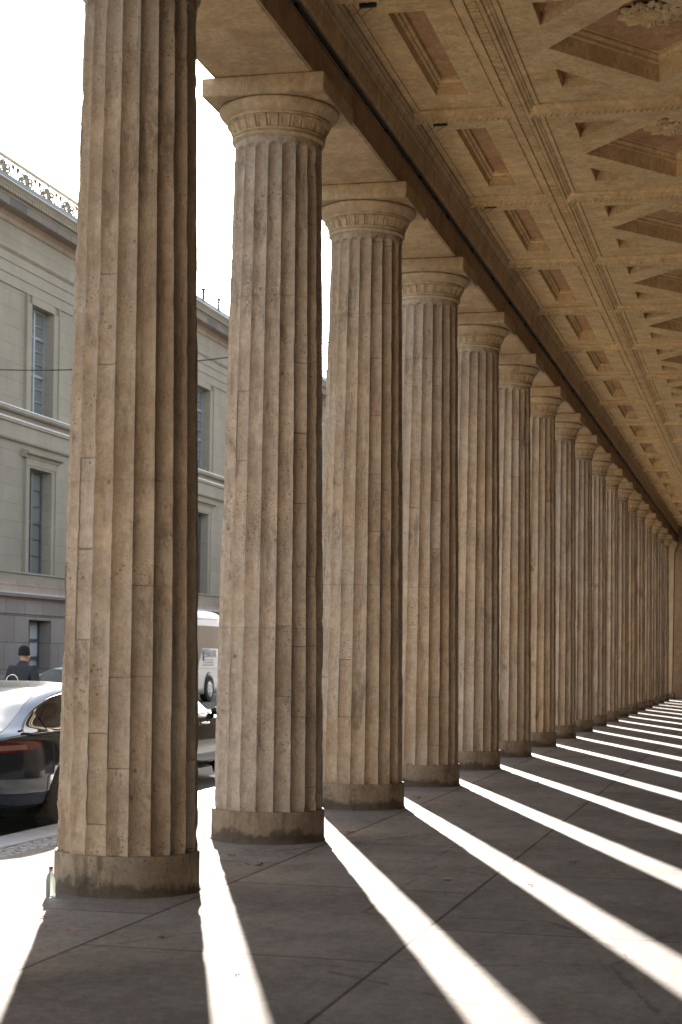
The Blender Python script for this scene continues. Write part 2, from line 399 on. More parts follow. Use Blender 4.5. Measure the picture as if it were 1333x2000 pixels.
# ------------------------------------------------------------------ columns
NF = 20; PF = 10
def shaft_mesh(seed):
    rows = [HP - .05] + list(np.linspace(HP + .004, 1.2, 30)) + list(np.linspace(1.25, HT - .2, 62)) + list(np.linspace(HT - .18, HT + .02, 22))
    vs = []; uvs = []; rng = random.Random(seed); nseg = NF * PF
    off = Vector((seed * 13.1, seed * 7.7, 0))
    for z in rows:
        t = max(0.0, (z - HP) / (HT - HP)); R0 = RB + (RT - RB) * (t ** 1.18)
        for k in range(nseg):
            fl = k // PF; u = (k % PF) / PF; a = 2 * math.pi * k / nseg
            d = .041 * (math.sin(math.pi * u) ** .62 if u > 0 else 0)
            # flutes close in a rounded end below the neck
            top = HT - .045 - .055 * (1 - math.sqrt(max(0, 1 - (2 * u - 1) ** 2)))
            d *= min(1, max(0, (top - z) / .012 + .5))
            x0, y0 = math.cos(a), math.sin(a)
            nz = mnoise.noise(Vector((x0 * 1.5, y0 * 1.5, z * 1.1)) + off) * .004
            # chipped arrises
            if u < .001 or u > .85 or u < .15:
                n1 = mnoise.noise(Vector((fl * 3.7, z * 9.0, seed * 5.0))); n2 = mnoise.noise(Vector((fl * 9.1, z * 2.3, seed * 3.0)))
                amp = .010 if u < .001 else .003
                nz -= max(0, n1 - .05) * amp * 1.6 + max(0, n2 - .22) * amp * 2.6
            r = R0 - d + nz
            vs.append((r * x0, r * y0, z)); uvs.append((k / PF, z))
    n = len(rows); fs = []; luv = []
    for i in range(n - 1):
        for k in range(nseg):
            k2 = (k + 1) % nseg
            fs.append((i * nseg + k, i * nseg + k2, (i + 1) * nseg + k2, (i + 1) * nseg + k))
            for (ii, kk) in ((i, k), (i, k + 1), (i + 1, k + 1), (i + 1, k)): luv += [kk / PF, rows[ii]]
    me = bpy.data.meshes.new('shaft'); me.from_pydata(vs, [], fs); me.update()
    uvl = me.uv_layers.new(name='flute'); uvl.data.foreach_set('uv', np.array(luv, dtype=np.float32))
    sm = [True] * len(fs); me.polygons.foreach_set('use_smooth', sm)
    # sharp arrises
    me.materials.append(M['shaft'])
    at = me.attributes.new('sharp_edge', 'BOOLEAN', 'EDGE')
    ev = np.zeros(len(me.edges) * 2, dtype=np.int32); me.edges.foreach_get('vertices', ev); ev = ev.reshape(-1, 2)
    k = ev % nseg; sharp = (k[:, 0] == k[:, 1]) & (k[:, 0] % PF == 0)
    at.data.foreach_set('value', sharp)
    return me
def base_mesh(seed):
    b = MB(); off = Vector((seed * 4.3, 2.2, 1))
    def rf(r, z, k):
        if r < .3: return r
        a = 2 * math.pi * k / 72
        n1 = mnoise.noise(Vector((math.cos(a) * 2.5, math.sin(a) * 2.5, z * 3)) + off); n2 = mnoise.noise(Vector((math.cos(a) * 9, math.sin(a) * 9, z * 12)) + off)
        e = .005 if z > HP - .03 else .003
        return r + max(0, n1) * .005 - max(0, n2) * e
    b.lathe([(RP + .012, -.02), (RP + .012, .008), (RP + .003, .018), (RP, .05), (RP, .12), (RP - .001, .19), (RP, HP - .010), (RP - .002, HP - .003), (RP - .005, HP)], 72, rf=rf, cap=False)
    b.lathe([(RP - .005, HP), (.2, HP + .0005)], 72, cap=False, smooth=False)
    me = b.mesh('base_drum'); me.materials.append(M['plinth']); return me
def capital_parts():
    out = {}
    b = MB()  # neck and rings
    b.lathe([(RT + .001, HT + .018), (RT + .006, HT + .022), (RT + .022, HT + .03), (RT + .028, HT + .042), (RT + .022, HT + .054), (RT + .010, HT + .058), (RT + .010, HT + .066), (RT + .026, HT + .070), (RT + .030, HT + .078), (RT + .026, HT + .086), (.2, HT + .088)], 64)
    out['neck_ring'] = b
    b = MB()  # carved leaf band
    NL = 26; PL = 12
    def rf(r, z, k):
        if r < .3: return r
        u = (k % PL) / PL; t = (z - (HT + .088)) / .11
        if u < .09 or u > .91: return r - .020
        if .20 < u < .80 and .05 < t < .74: return r - .010
        return r
    b.lathe([(.2, HT + .088), (RT + .018, HT + .088), (RT + .030, HT + .10), (RT + .040, HT + .125), (RT + .048, HT + .15), (RT + .060, HT + .168), (RT + .072, HT + .178), (RT + .070, HT + .186), (RT + .058, HT + .192), (.2, HT + .193)], NL * PL, rf=rf, smooth=False)
    out['leaf_band'] = b
    b = MB()
    b.lathe([(.2, HT + .19), (RT + .062, HT + .190), (RT + .074, HT + .197), (RT + .078, HT + .206), (RT + .070, HT + .214), (RT + .082, HT + .218), (RT + .105, HT + .24), (RT + .128, HT + .265), (RT + .143, HT + .285), (RT + .148, HT + .302), (RT + .142, HT + .316), (RT + .128, HT + .3225), (.2, HT + .3225)], 72)
    out['echinus'] = b
    return out
def abacus_mesh(seed):
    b = MB(); b.box(-WA, WA, -WA, WA, HT + .325, HA - .006)
    me = b.mesh('abacus'); bm = bmesh.new(); bm.from_mesh(me)
    bmesh.ops.bevel(bm, geom=list(bm.edges), offset=.007, segments=2, affect='EDGES')
    bmesh.ops.subdivide_edges(bm, edges=[e for e in bm.edges if e.calc_length() > .08], cuts=22, use_grid_fill=True)
    rng = random.Random(seed)
    chips = [(Vector((rng.choice((-WA, WA)), rng.uniform(-WA, WA), HT + .325)), rng.uniform(.02, .05)) for _ in range(3)] + [(Vector((rng.uniform(-WA, WA), -WA, rng.choice((HT + .325, HA)))), rng.uniform(.02, .045)) for _ in range(4)] + [(Vector((rng.choice((-WA, WA)), -WA, HT + .325)), rng.uniform(.03, .06))]
    cen = Vector((0, 0, HT + .4))
    for v in bm.verts:
        for c, r in chips:
            d = (v.co - c).length
            if d < r: v.co += (cen - v.co).normalized() * (r - d) * .45
        v.co += Vector((1, 1, 0)) * mnoise.noise(v.co * 6 + Vector((seed, 0, 0))) * .0015
    bm.to_mesh(me); bm.free(); me.materials.append(M['cap']); return me
NV = 6
shafts = [shaft_mesh(s_) for s_ in range(NV)]; bases = [base_mesh(s_) for s_ in range(NV)]; abaci = [abacus_mesh(s_) for s_ in range(NV)]
capm = {}
for k, v_ in capital_parts().items():
    me = v_.mesh(k); me.materials.append(M['cap']); capm[k] = me
ords = {-1: None}
col_labels = [
 'nearest and largest fluted column, its capital cut off by the top edge of the photo',
 'second fluted column from the camera, whole capital in view against the white sky',
 'third fluted column, with a narrow rectangular stone patch high on its shaft',
 'fourth fluted column from the camera, with a smooth pale base drum',
 'fifth fluted column from the camera, behind the one with the pale base drum',
 'sixth fluted column from the camera, two columns past the pale base drum',
 'seventh fluted column from the camera along the gallery',
 'eighth fluted column from the camera along the gallery',
 'ninth fluted column from the camera, about the middle of the row',
 'tenth fluted column from the camera, just past the middle of the row',
 'eleventh fluted column from the camera, eight before the square end pillar',
 'twelfth fluted column, seven before the square end pillar',
 'thirteenth fluted column, six before the square end pillar',
 'fourteenth fluted column, fifth in front of the square end pillar',
 'fifteenth fluted column, fourth in front of the square end pillar',
 'sixteenth fluted column, third in front of the square end pillar',
 'seventeenth fluted column, last but one before the square end pillar',
 'farthest fluted column, right in front of the square end pillar']
hidden_labels = {0: 'fluted column just outside the left edge of the picture', -1: 'fluted column standing level with the camera', -2: 'fluted column standing behind the camera'}
rng = random.Random(3)
for i in range(-2, 19):
    lab = col_labels[i - 1] if i >= 1 else hidden_labels[i]
    t = empty('fluted_column', (CX, colY(i), 0), rng.randrange(20) * math.pi / 10 + .05 + (0 if i != 1 else 0), label=lab, cat='column', group='fluted columns along the gallery')
    vi = (i + 3) % NV
    link('base_drum', bases[vi], t); link('shaft', shafts[(i * 5 + 2) % NV], t)
    cap = link('neck_ring', capm['neck_ring'], t); link('leaf_band', capm['leaf_band'], t); link('echinus', capm['echinus'], t)
    ab = link('abacus', abaci[(i * 7 + 1) % NV], t); ab.rotation_euler = (0, 0, -t.rotation_euler[2] + (math.pi / 2) * rng.randrange(4))

# ------------------------------------------------------------------ architrave and inner mouldings
XI, XO = -3.85, -4.745
ar = empty('architrave', (CX, 20, 0), label='long stone beam resting on the column capitals, pale beneath and dark along its inner side', cat='architrave')
ar.location = (0, 0, 0)
b = MB()
ys = [YB - 1] + [colY(i) for i in range(-3, 20) if colY(i) > YB - .5] + [YE]
for k in range(len(ys) - 1):
    b.box(XO, XI - .03, ys[k] + .002, ys[k + 1] - .002, HA, HA + .62)
b.build('beam', M['soffit'], ar)
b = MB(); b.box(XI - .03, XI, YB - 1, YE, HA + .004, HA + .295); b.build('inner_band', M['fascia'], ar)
for z_, x_ in ((HA + .297, .012), (HA + .372, .026)):
    b = MB(); b.box(XI - .03, XI + x_, YB - 1, YE, z_, z_ + .013); b.build('lead_strip', M['lead'], ar)
b = MB(); b.box(XI - .20, XI - .03, YB - 1, YE, HA + .311, HA + .371)
y = -2.0
while y < 60:
    b.box(XI - .03, XI + .008, y, y + .06, HA + .311, HA + .371); y += S / 2
b.build('shadow_gap', M['black'], ar)
for k, i in enumerate(range(-2, 19)):
    pass
CZ = 7.42
b = MB()
b.prism([(XI - .08, 7.07), (XI + .02, 7.045), (XI + .045, 7.06), (XI + .045, 7.25), (XI + .06, 7.262), (XI + .06, 7.30), (XI + .075, 7.33), (XI + .10, 7.345), (XI + .105, 7.37), (XI + .12, 7.385), (XI + .12, 7.45), (XI - .08, 7.45)], YB - 1, YE)
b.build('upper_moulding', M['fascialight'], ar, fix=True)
b = MB(); b.box(XO - .12, XI - .08, YB - 1, YE, HA + .622, 7.9); b.prism([(XO - .12, 7.9), (XO - .45, 8.05), (XO - .45, 8.25), (XI, 8.25), (XI, 7.9)], YB - 1, YE)
b.build('outer_frieze', M['soffit'], ar, fix=True)

# ------------------------------------------------------------------ coffered ceiling
XA, XB = -3.775, 1.60          # ceiling edges
XR1, XR2 = -2.6, .32           # long ribs
RY0 = 18.24                    # a cross rib
ce = empty('coffered_ceiling', (0, 0, 0), label='brown stone ceiling with oblong and diamond coffers and carved ribs over the walkway', cat='ceiling')
def plate(outer, holes, z):
    bm = bmesh.new(); es = []
    for loop in [outer] + holes:
        vv = [bm.verts.new((x, y, z)) for x, y in loop]
        for i in range(len(vv)): es.append(bm.edges.new((vv[i], vv[(i + 1) % len(vv)])))
    bmesh.ops.triangle_fill(bm, use_beauty=True, use_dissolve=False, edges=es, normal=(0, 0, -1))
    bm.normal_update()
    for f in bm.faces:
        if f.normal.z > 0: f.normal_flip()
    vs = [tuple(v.co) for v in bm.verts]; bm.verts.index_update(); fs = [tuple(v.index for v in f.verts) for f in bm.faces]; bm.free()
    return vs, fs
def inset(loop, d):
    # inset of a convex ccw/cw polygon by d
    n = len(loop); cx = sum(p[0] for p in loop) / n; cy = sum(p[1] for p in loop) / n; L = []
    for i in range(n):
        p, q = Vector(loop[i]), Vector(loop[(i + 1) % n]); e = (q - p).normalized(); nn = Vector((-e.y, e.x))
        if nn.dot(Vector((cx, cy)) - p) < 0: nn = -nn
        L.append((p + nn * d, e))
    out = []
    for i in range(n):
        p, e = L[i - 1]; q, f = L[i]
        den = e.x * f.y - e.y * f.x; t = ((q - p).x * f.y - (q - p).y * f.x) / den
        out.append(tuple(p + e * t))
    return out
def recess(mb, loop, steps):
    """steps: list of (inset, z) from the plate edge inwards/upwards"""
    rings = [[(x, y, z) for x, y in (inset(loop, d) if d > 0 else loop)] for d, z in steps]; n = len(loop)
    for a, c in zip(rings[:-1], rings[1:]):
        for i in range(n):
            mb.add([a[i], a[(i + 1) % n], c[(i + 1) % n], c[i]], [(0, 1, 2, 3)])
    return rings[-1]
def fillet(mb, x0, x1, y0, y1, d, w_, h):
    z0, z1 = CZ - h, CZ - .0005
    mb.box(x0 + d, x1 - d, y0 + d, y0 + d + w_, z0, z1); mb.box(x0 + d, x1 - d, y1 - d - w_, y1 - d, z0, z1)
    mb.box(x0 + d, x0 + d + w_, y0 + d + w_, y1 - d - w_, z0, z1); mb.box(x1 - d - w_, x1 - d, y0 + d + w_, y1 - d - w_, z0, z1)
def make_bay(y0):
    """panel meshes for the bay between cross ribs at y0 and y0+S"""
    ya, yb = y0 + .10, y0 + S - .10; yc = y0 + S / 2 - .03
    P = MB(); D = MB()
    for (xa, xb) in ((XA + .03, XR1 - .12), (XR1 + .12, XR2 - .12), (XR2 + .12, XB)):
        fillet(P, xa, xb, ya, yb, .068, .022, .020)
    for (xa, xb, flip) in ((XA, XR1 - .12, 0), (XR2 + .12, XB, 1)):
        cx0, cx1 = (-3.40, -3.07) if not flip else (.79, 1.12)
        lp = [(cx0, yc - 1.17), (cx1, yc - 1.17), (cx1, yc + 1.18), (cx0, yc + 1.18)]
        vs, fs = plate([(xa, ya), (xb, ya), (xb, yb), (xa, yb)], [lp], CZ); P.add(vs, fs)
        top = recess(P, lp, [(0, CZ), (0, CZ + .09), (.035, CZ + .09), (.035, CZ + .115), (.06, CZ + .135), (.06, CZ + .18)])
        D.add(top, [(0, 1, 2, 3)])
    cx = -1.14
    dia = [(cx - .96, yc), (cx, yc + 1.18), (cx + .96, yc), (cx, yc - 1.18)]
    tris = []
    for sx in (-1, 1):
        for sy in (-1, 1):
            c = (cx + sx * .96, yc + sy * 1.17); tris.append([c, (c[0] - sx * .47, c[1]), (c[0], c[1] - sy * .58)])
    vs, fs = plate([(XR1 + .12, ya), (XR2 - .12, ya), (XR2 - .12, yb), (XR1 + .12, yb)], [dia] + tris, CZ); P.add(vs, fs)
    top = recess(P, dia, [(0, CZ), (0, CZ + .17), (.05, CZ + .17), (.05, CZ + .20), (.075, CZ + .225), (.075, CZ + .25), (.10, CZ + .25)])
    apex = (cx, yc, CZ + .31)
    for i in range(4): D.add([top[i], top[(i + 1) % 4], apex], [(0, 1, 2)])
    for t in tris:
        top = recess(P, t, [(0, CZ), (0, CZ + .10)]); c = (sum(p[0] for p in t) / 3, sum(p[1] for p in t) / 3, CZ + .17)
        for i in range(3): D.add([top[i], top[(i + 1) % 3], c], [(0, 1, 2)])
    return P, D, (cx, yc)
P, D, rc = make_bay(0.0)
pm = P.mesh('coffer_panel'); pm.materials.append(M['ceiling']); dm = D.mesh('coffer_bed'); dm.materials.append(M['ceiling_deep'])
# rosette
def rosette():
    b = MB()
    b.lathe([(.0001, -.085), (.05, -.083), (.085, -.07), (.10, -.05), (.095, -.03), (.07, -.01)], 48, rf=lambda r, z, k: r * (1 + (.05 if k % 4 < 2 else -.03) * (r > .03)), cap=False)
    for ring, (n, r0, r1, wd, zz, drop) in enumerate(((14, .09, .22, .030, -.045, .035), (10, .12, .32, .062, -.018, .05))):
        for k in range(n):
            a0 = 2 * math.pi * (k + .5 * ring) / n
            def fn(u, v, a0=a0):
                r = r0 + (r1 - r0) * v; lob = math.sin(math.pi * min(1, v * .92 + .06)) ** .5 * (1 + .16 * math.cos(v * 22))
                w_ = (u - .5) * 2 * wd * lob * 1.25
                z = zz - drop * math.sin(v * 2.6) + .012 * abs(u - .5) * 2 + .012 * math.cos(u * 12)
                if v > .85: z -= .018 * (v - .85) / .15
                ca, sa = math.cos(a0), math.sin(a0)
                return (r * ca - w_ * sa, r * sa + w_ * ca, z)
            b.grid(fn, 8, 8)
    me = b.mesh('rosette'); me.materials.append(M['ceiling']); return me
rm = rosette()
nb0 = -int((RY0 - YB) / S); nb1 = int((YE - RY0) / S)
for k in range(nb0 - 1, nb1 + 1):
    y0 = RY0 + k * S
    if y0 + S < YB or y0 + .5 > YE: continue
    o = link('coffer_panel', pm, ce); o.location = (0, y0, 0)
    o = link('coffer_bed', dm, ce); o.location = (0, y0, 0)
    if y0 > 0:
        o = link('rosette', rm, ce); o.location = (rc[0], y0 + rc[1], CZ + .30); o.rotation_euler = (0, 0, .2)
RD = 1.7
def deep(pr): return [(a, CZ - (CZ - z) * (RD if z < CZ else 1)) for a, z in pr]
def rib_profile(c):
    return deep([(c - .15, CZ + .03), (c - .15, CZ - .008), (c - .135, CZ - .012), (c - .12, CZ - .022), (c - .10, CZ - .026), (c - .09, CZ - .040), (c - .058, CZ - .046), (c - .055, CZ - .03), (c - .03, CZ - .028),
            (c + .03, CZ - .028), (c + .055, CZ - .03), (c + .058, CZ - .046), (c + .09, CZ - .040), (c + .10, CZ - .026), (c + .12, CZ - .022), (c + .135, CZ - .012), (c + .15, CZ - .008), (c + .15, CZ + .03)])
for c in (XR1, XR2):
    b = MB(); b.prism(rib_profile(c), YB, YE)
    y = 5.0
    while y < 60:
        b.box(c - .045, c + .045, y, y + .04, CZ - .072, CZ - .047); y += .068
    b.build('long_rib', M['ceiling'], ce, fix=True)
for k in range(nb0 - 1, nb1 + 2):
    y0 = RY0 + k * S
    if y0 < YB or y0 > YE: continue
    for (xa, xb) in ((XA, XR1 - .07), (XR1 + .07, XR2 - .07), (XR2 + .07, XB)):
        b = MB(); b.prism(deep([(y0 - .15, CZ + .03), (y0 - .15, CZ - .006), (y0 - .12, CZ - .012), (y0 - .10, CZ - .02), (y0 - .055, CZ - .024), (y0 - .05, CZ - .04), (y0 + .05, CZ - .046), (y0 + .06, CZ - .024), (y0 + .10, CZ - .02), (y0 + .12, CZ - .012), (y0 + .15, CZ - .006), (y0 + .15, CZ + .03)]), xa, xb, axis='X')
        if 5 < y0 < 50:
            x = xa + .03
            while x < xb - .07:
                b.add([(x, y0 - .049, CZ - .065), (x + .05, y0 - .049, CZ - .065), (x + .05, y0 + .05, CZ - .07), (x, y0 + .05, CZ - .07), (x + .025, y0 - .035, CZ - .096), (x + .025, y0 + .045, CZ - .088)],
                      [(0, 1, 4), (1, 2, 5, 4), (2, 3, 5), (3, 0, 4, 5)]); x += .062
        b.build('cross_rib', M['ceiling'], ce, fix=True)
b = MB(); b.box(XA - .1, XB + .5, YB - 1, YE + 1, 7.86, 8.2); b.build('roof_slab', M['ceiling'], ce)

# inner wall on the right, and the far end
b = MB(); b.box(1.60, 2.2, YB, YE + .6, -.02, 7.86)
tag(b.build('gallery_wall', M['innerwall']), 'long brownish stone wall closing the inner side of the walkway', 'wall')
ew = empty('end_wall', (0, 0, 0), label='dark brown wall closing the far end of the colonnade', cat='wall')
b = MB(); b.box(XO, 1.6, YE, YE + .5, 0, HA - .005); b.box(XO, 1.6, YE + .001, YE + .5, HA - .005, 7.85); b.build('wall_face', M['endwall'], ew)
b = MB(); b.box(XI + .13, 1.6, YE - .05, YE, 6.45, 6.62); b.build('string_course', M['cap'], ew)
b = MB(); b.box(XO, 16, YE + .51, YE + 45, 0, 12.5); b.build('unseen_reflection_block', M['innerwall'], ew)  # unseen mass added to keep bright sky out of coach and car reflections
ep = empty('end_pillar', (CX, colY(19) + .6, 0), label='plain square pillar at the far end of the row of fluted columns', cat='pillar')
b = MB(); b.box(-.42, .42, -.42, .42, .25, 6.25); b.build('shaft', M['cap'], ep)
b = MB(); b.box(-.50, .50, -.50, .50, 0, .25); b.build('base', M['plinth'], ep)
b = MB(); b.box(-.45, .45, -.45, .45, 6.25, 6.33); b.box(-.50, .50, -.50, .50, 6.33, 6.45); b.box(-WA, WA, -WA, WA, 6.45, HA - .003); b.build('capital', M['cap'], ep)

# ------------------------------------------------------------------ small ceiling brackets
bp = ['nearest black bracket on the ceiling edge, at the very top of the photo', 'black bracket on the ceiling edge beside the second oblong coffer in view', 'black bracket on the ceiling edge beside the third oblong coffer in view', 'black bracket on the ceiling edge beside the fourth oblong coffer in view', 'black bracket on the ceiling edge beside the fifth oblong coffer in view', 'black bracket on the ceiling edge beside the sixth oblong coffer in view']
for k, lab in enumerate(bp):
    y = RY0 - S + .22 + k * S
    t = empty('ceiling_bracket', (-3.52, y + .06, CZ), label=lab, cat='bracket', group='small black brackets on the ceiling edge')
    b = MB(); b.box(-.075, .075, -.022, .022, -.035, -.001); b.build('plate', M['blackplastic'], t)
    b = MB()
    for dx in (-.05, .05): b.tube([(dx, 0, -.03), (dx - .03, .02, -.05), (dx - .11, .05, -.09)], .003)
    b.build('wire', M['cable'], t)

# ------------------------------------------------------------------ big building across the street
FX = -26.0
bd = empty('museum_building', (0, 0, 0), label='large grey-beige classical building across the street with tall recessed windows', cat='building')
BY0, BY1 = 30.0, 112.0
P0 = 59.3 - 1.0   # centre of a window bay near the left edge
bays = [P0 + 1.0 + 6.23 * k for k in range(-4, 9)]
W2 = 1.02
floors = [(.62, 2.73, W2, 'ashlar'), (4.43, 8.22, W2, 'render'), (10.25, 14.12, W2, 'render')]
def holed(y0, y1, z0, z1, holes, x, dep):
    """wall face at x with rectangular openings and reveals, looking towards +X"""
    b = MB(); yc = sorted({y0, y1} | {h[0] for h in holes} | {h[1] for h in holes}); zc = sorted({z0, z1} | {h[2] for h in holes} | {h[3] for h in holes})
    for i in range(len(yc) - 1):
        for j in range(len(zc) - 1):
            my, mz = (yc[i] + yc[i + 1]) / 2, (zc[j] + zc[j + 1]) / 2
            if any(h[0] < my < h[1] and h[2] < mz < h[3] for h in holes): continue
            b.add([(x, yc[i], zc[j]), (x, yc[i + 1], zc[j]), (x, yc[i + 1], zc[j + 1]), (x, yc[i], zc[j + 1])], [(0, 1, 2, 3)])
    for (a, c, d, e) in holes:
        b.add([(x, a, d), (x, c, d), (x - dep, c, d), (x - dep, a, d)], [(0, 1, 2, 3)][::1]); b.add([(x, a, e), (x - dep, a, e), (x - dep, c, e), (x, c, e)], [(0, 1, 2, 3)])
        b.add([(x, a, d), (x - dep, a, d), (x - dep, a, e), (x, a, e)], [(0, 1, 2, 3)]); b.add([(x, c, d), (x, c, e), (x - dep, c, e), (x - dep, c, d)], [(0, 1, 2, 3)])
    return b
h1 = [(y - 1.0, y + 1.0, .62, 2.73) for y in bays]
holed(BY0, BY1, -.1, 3.36, h1, FX + .12, .9).build('ground_floor_wall', M['ashlar'], bd)
h2 = [(y - 1.0, y + 1.0, 4.43, 8.22) for y in bays] + [(y - 1.0, y + 1.0, 10.25, 14.12) for y in bays]
holed(BY0, BY1, 3.36, 17.3, h2, FX, .80).build('upper_wall', M['render'], bd)
b = MB(); b.box(-50, FX - 1.6, BY0, BY1, 0, 17.6); b.box(-50, FX + .1, BY0 - .3, BY0, 0, 17.6); b.box(-50, FX + .1, BY1, BY1 + .3, 0, 17.6); b.build('rear_mass', M['render'], bd)
def band(name, prof, mat, y0=BY0 - .2, y1=BY1 + .2):
    b = MB(); b.prism([(FX + p, z) for p, z in prof], y0, y1); return b.build(name, M[mat], bd, fix=True)
band('plinth_course', [(-.1, -.1), (.30, -.1), (.30, .50), (.24, .56), (.22, .70), (.13, .74), (-.1, .74)], 'ashlar')
band('lintel_course', [(-.1, 2.92), (.17, 2.92), (.17, 3.44), (-.1, 3.44)], 'ashlar')
band('belt_cornice', [(-.1, 3.44), (.20, 3.44), (.23, 3.48), (.36, 3.52), (.38, 3.62), (.30, 3.66), (.24, 3.74), (.22, 3.86), (.16, 3.88), (.17, 3.96), (.12, 3.99), (.12, 4.08), (-.1, 4.08)], 'course')
band('belt_flashing', [(.16, 3.665), (.40, 3.60), (.415, 3.63), (.20, 3.70)], 'zinc')
band('sill_course', [(-.1, 4.08), (.10, 4.08), (.10, 4.34), (.16, 4.36), (.16, 4.42), (-.1, 4.42)], 'trim')
band('mid_band', [(-.1, 9.02), (.10, 9.02), (.14, 9.08), (.14, 9.16), (.08, 9.2), (-.1, 9.2)], 'trim')
band('mid_fascia', [(-.1, 9.2), (.05, 9.2), (.05, 9.62), (.12, 9.66), (.12, 9.76), (-.1, 9.78)], 'trim')
band('mid_flashing', [(.05, 9.765), (.14, 9.765), (.14, 9.79), (.05, 9.83)], 'zinc')
band('upper_sill', [(-.1, 10.0), (.13, 10.0), (.2, 10.06), (.2, 10.16), (-.1, 10.22)], 'trim')
band('upper_sill_flashing', [(.08, 10.205), (.22, 10.165), (.22, 10.19), (.08, 10.23)], 'zinc')
band('architrave_fascia', [(-.1, 14.42), (.05, 14.42), (.05, 14.78), (.085, 14.80), (.085, 15.18), (.12, 15.20), (.12, 15.50), (.17, 15.54), (.22, 15.60), (.22, 15.68), (-.1, 15.70)], 'trim')
band('bed_mould', [(-.1, 16.58), (.05, 16.58), (.10, 16.66), (.10, 16.72), (.18, 16.80), (.22, 16.84), (-.1, 16.84)], 'course')
band('soffit', [(-.1, 16.84), (.60, 16.84), (.60, 16.89), (-.1, 16.89)], 'course')
band('corona', [(-.1, 16.89), (.63, 16.85), (.63, 17.13), (-.1, 17.13)], 'corona')
band('crown_mould', [(-.1, 17.13), (.65, 17.13), (.67, 17.16), (.64, 17.19), (.68, 17.22), (.76, 17.34), (.80, 17.37), (.80, 17.40), (.86, 17.46), (.88, 17.49), (-.1, 17.49)], 'trim')
band('gutter', [(.2, 17.49), (.76, 17.49), (.72, 17.80), (.2, 17.80)], 'gutter')
band('gutter_flashing', [(.76, 17.492), (.92, 17.492), (.92, 17.51), (.76, 17.56)], 'zinc')
b = MB(); y = 46.0
while y < 100:
    b.box(FX + .685, FX + .78, y, y + .13, 17.215, 17.345); b.box(FX + .12, FX + .19, y, y + .07, 15.555, 15.62); y += .20
b.build('carved_moulding', M['trim'], bd)['kind'] = 'stuff'
# window surrounds, hoods and panels
for y in bays:
    b = MB(); hb = MB()
    for (z0, z1, wd) in ((4.43, 8.22, .30), (10.25, 14.12, .42)):
        for s_ in (-1, 1):
            a = y + s_ * 1.0; c_ = y + s_ * (1.0 + wd); b.box(FX, FX + .07, min(a, c_), max(a, c_), z0 - .01, z1 + (.0 if z0 > 9 else .35))
            a = y + s_ * (1.0 + wd); c_ = y + s_ * (1.07 + wd); b.box(FX, FX + .11, min(a, c_), max(a, c_), z0 - .01, z1 + .29)
        b.box(FX, FX + .073, y - 1.0, y + 1.0, z1, z1 + .28)
    hb.prism([(FX, 8.55), (FX + .12, 8.55), (FX + .16, 8.63), (FX + .30, 8.68), (FX + .32, 8.78), (FX, 8.84)], y - 1.62, y + 1.62)
    hb.box(FX + .072, FX + .10, y - 1.35, y + 1.35, 8.30, 8.55)
    b.build('window_surround', M['trim'], bd); hb.build('window_hood', M['trim'], bd, fix=True)
# windows
def window_parts(w_, h, rows, dark):
    F = MB(); Pn = MB(); Pb = MB(); d = .05; x = 0
    F.box(-d, d, -w_ / 2, -w_ / 2 + .07, 0, h); F.box(-d, d, w_ / 2 - .07, w_ / 2, 0, h); F.box(-d, d, -w_ / 2 + .07, w_ / 2 - .07, 0, .08); F.box(-d, d, -w_ / 2 + .07, w_ / 2 - .07, h - .08, h)
    F.box(-d - .02, d + .03, -.06, .06, .081, h - .081)
    zs = np.linspace(.08, h - .08, rows + 1)
    for j, z in enumerate(zs[1:-1]):
        t = .05 if (j + 1) % 3 == 0 or rows < 4 else .016
        for s_ in (-1, 1): F.box(-.03, .03 + (.02 if t > .03 else 0), s_ * .061, s_ * (w_ / 2 - .071), z - t, z + t)
    for j in range(rows):
        for s_ in (-1, 1):
            a, c_ = s_ * .06, s_ * (w_ / 2 - .07)
            tl = random.uniform(-.012, .012); tb = random.uniform(-.012, .012)
            tgt = Pb if (s_ < 0 or dark == 2) else Pn
            tgt.add([(tl - .02, a, zs[j]), (-tl - .02, c_, zs[j] + 0), (-tl + tb - .02, c_, zs[j + 1]), (tl + tb - .02, a, zs[j + 1])], [(0, 1, 2, 3)])
    return F, Pn, Pb
protos = []
for (h, rows, dk, fm) in ((2.11, 3, 2, 'framedark'), (3.79, 6, 1, 'framedark'), (3.87, 8, 1, 'frame')):
    F, Pn, Pb = window_parts(2.0, h, rows, dk)
    fm_ = F.mesh('window'); fm_.materials.append(M[fm]); pn = Pn.mesh('pane'); pn.materials.append(M['pane']); pb = None
    if Pb.v: pb = Pb.mesh('pane'); pb.materials.append(M['panereflect'])
    protos.append((fm_, pn, pb))
for y in bays:
    for fi, (z0, xr) in enumerate(((.62, FX + .12 - .5), (4.43, FX - .36), (10.25, FX - .36))):
        o = link('window', protos[fi][0], bd); o.location = (xr, y, z0)
        link('pane', protos[fi][1], o)
        if protos[fi][2]: link('pane', protos[fi][2], o)
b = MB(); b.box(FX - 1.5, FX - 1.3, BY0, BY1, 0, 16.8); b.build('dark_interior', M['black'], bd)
# spikes on the cornice
y = 66.6
while y < 104:
    sb = MB(); sb.tube([(FX + .7, y, 17.7), (FX + .7, y, 18.22)], .065, 6); sb.box(FX + .62, FX + .78, y - .1, y + .1, 18.2, 18.3); y += 2.3
    sb.build('roof_post', M['gutter'], bd)
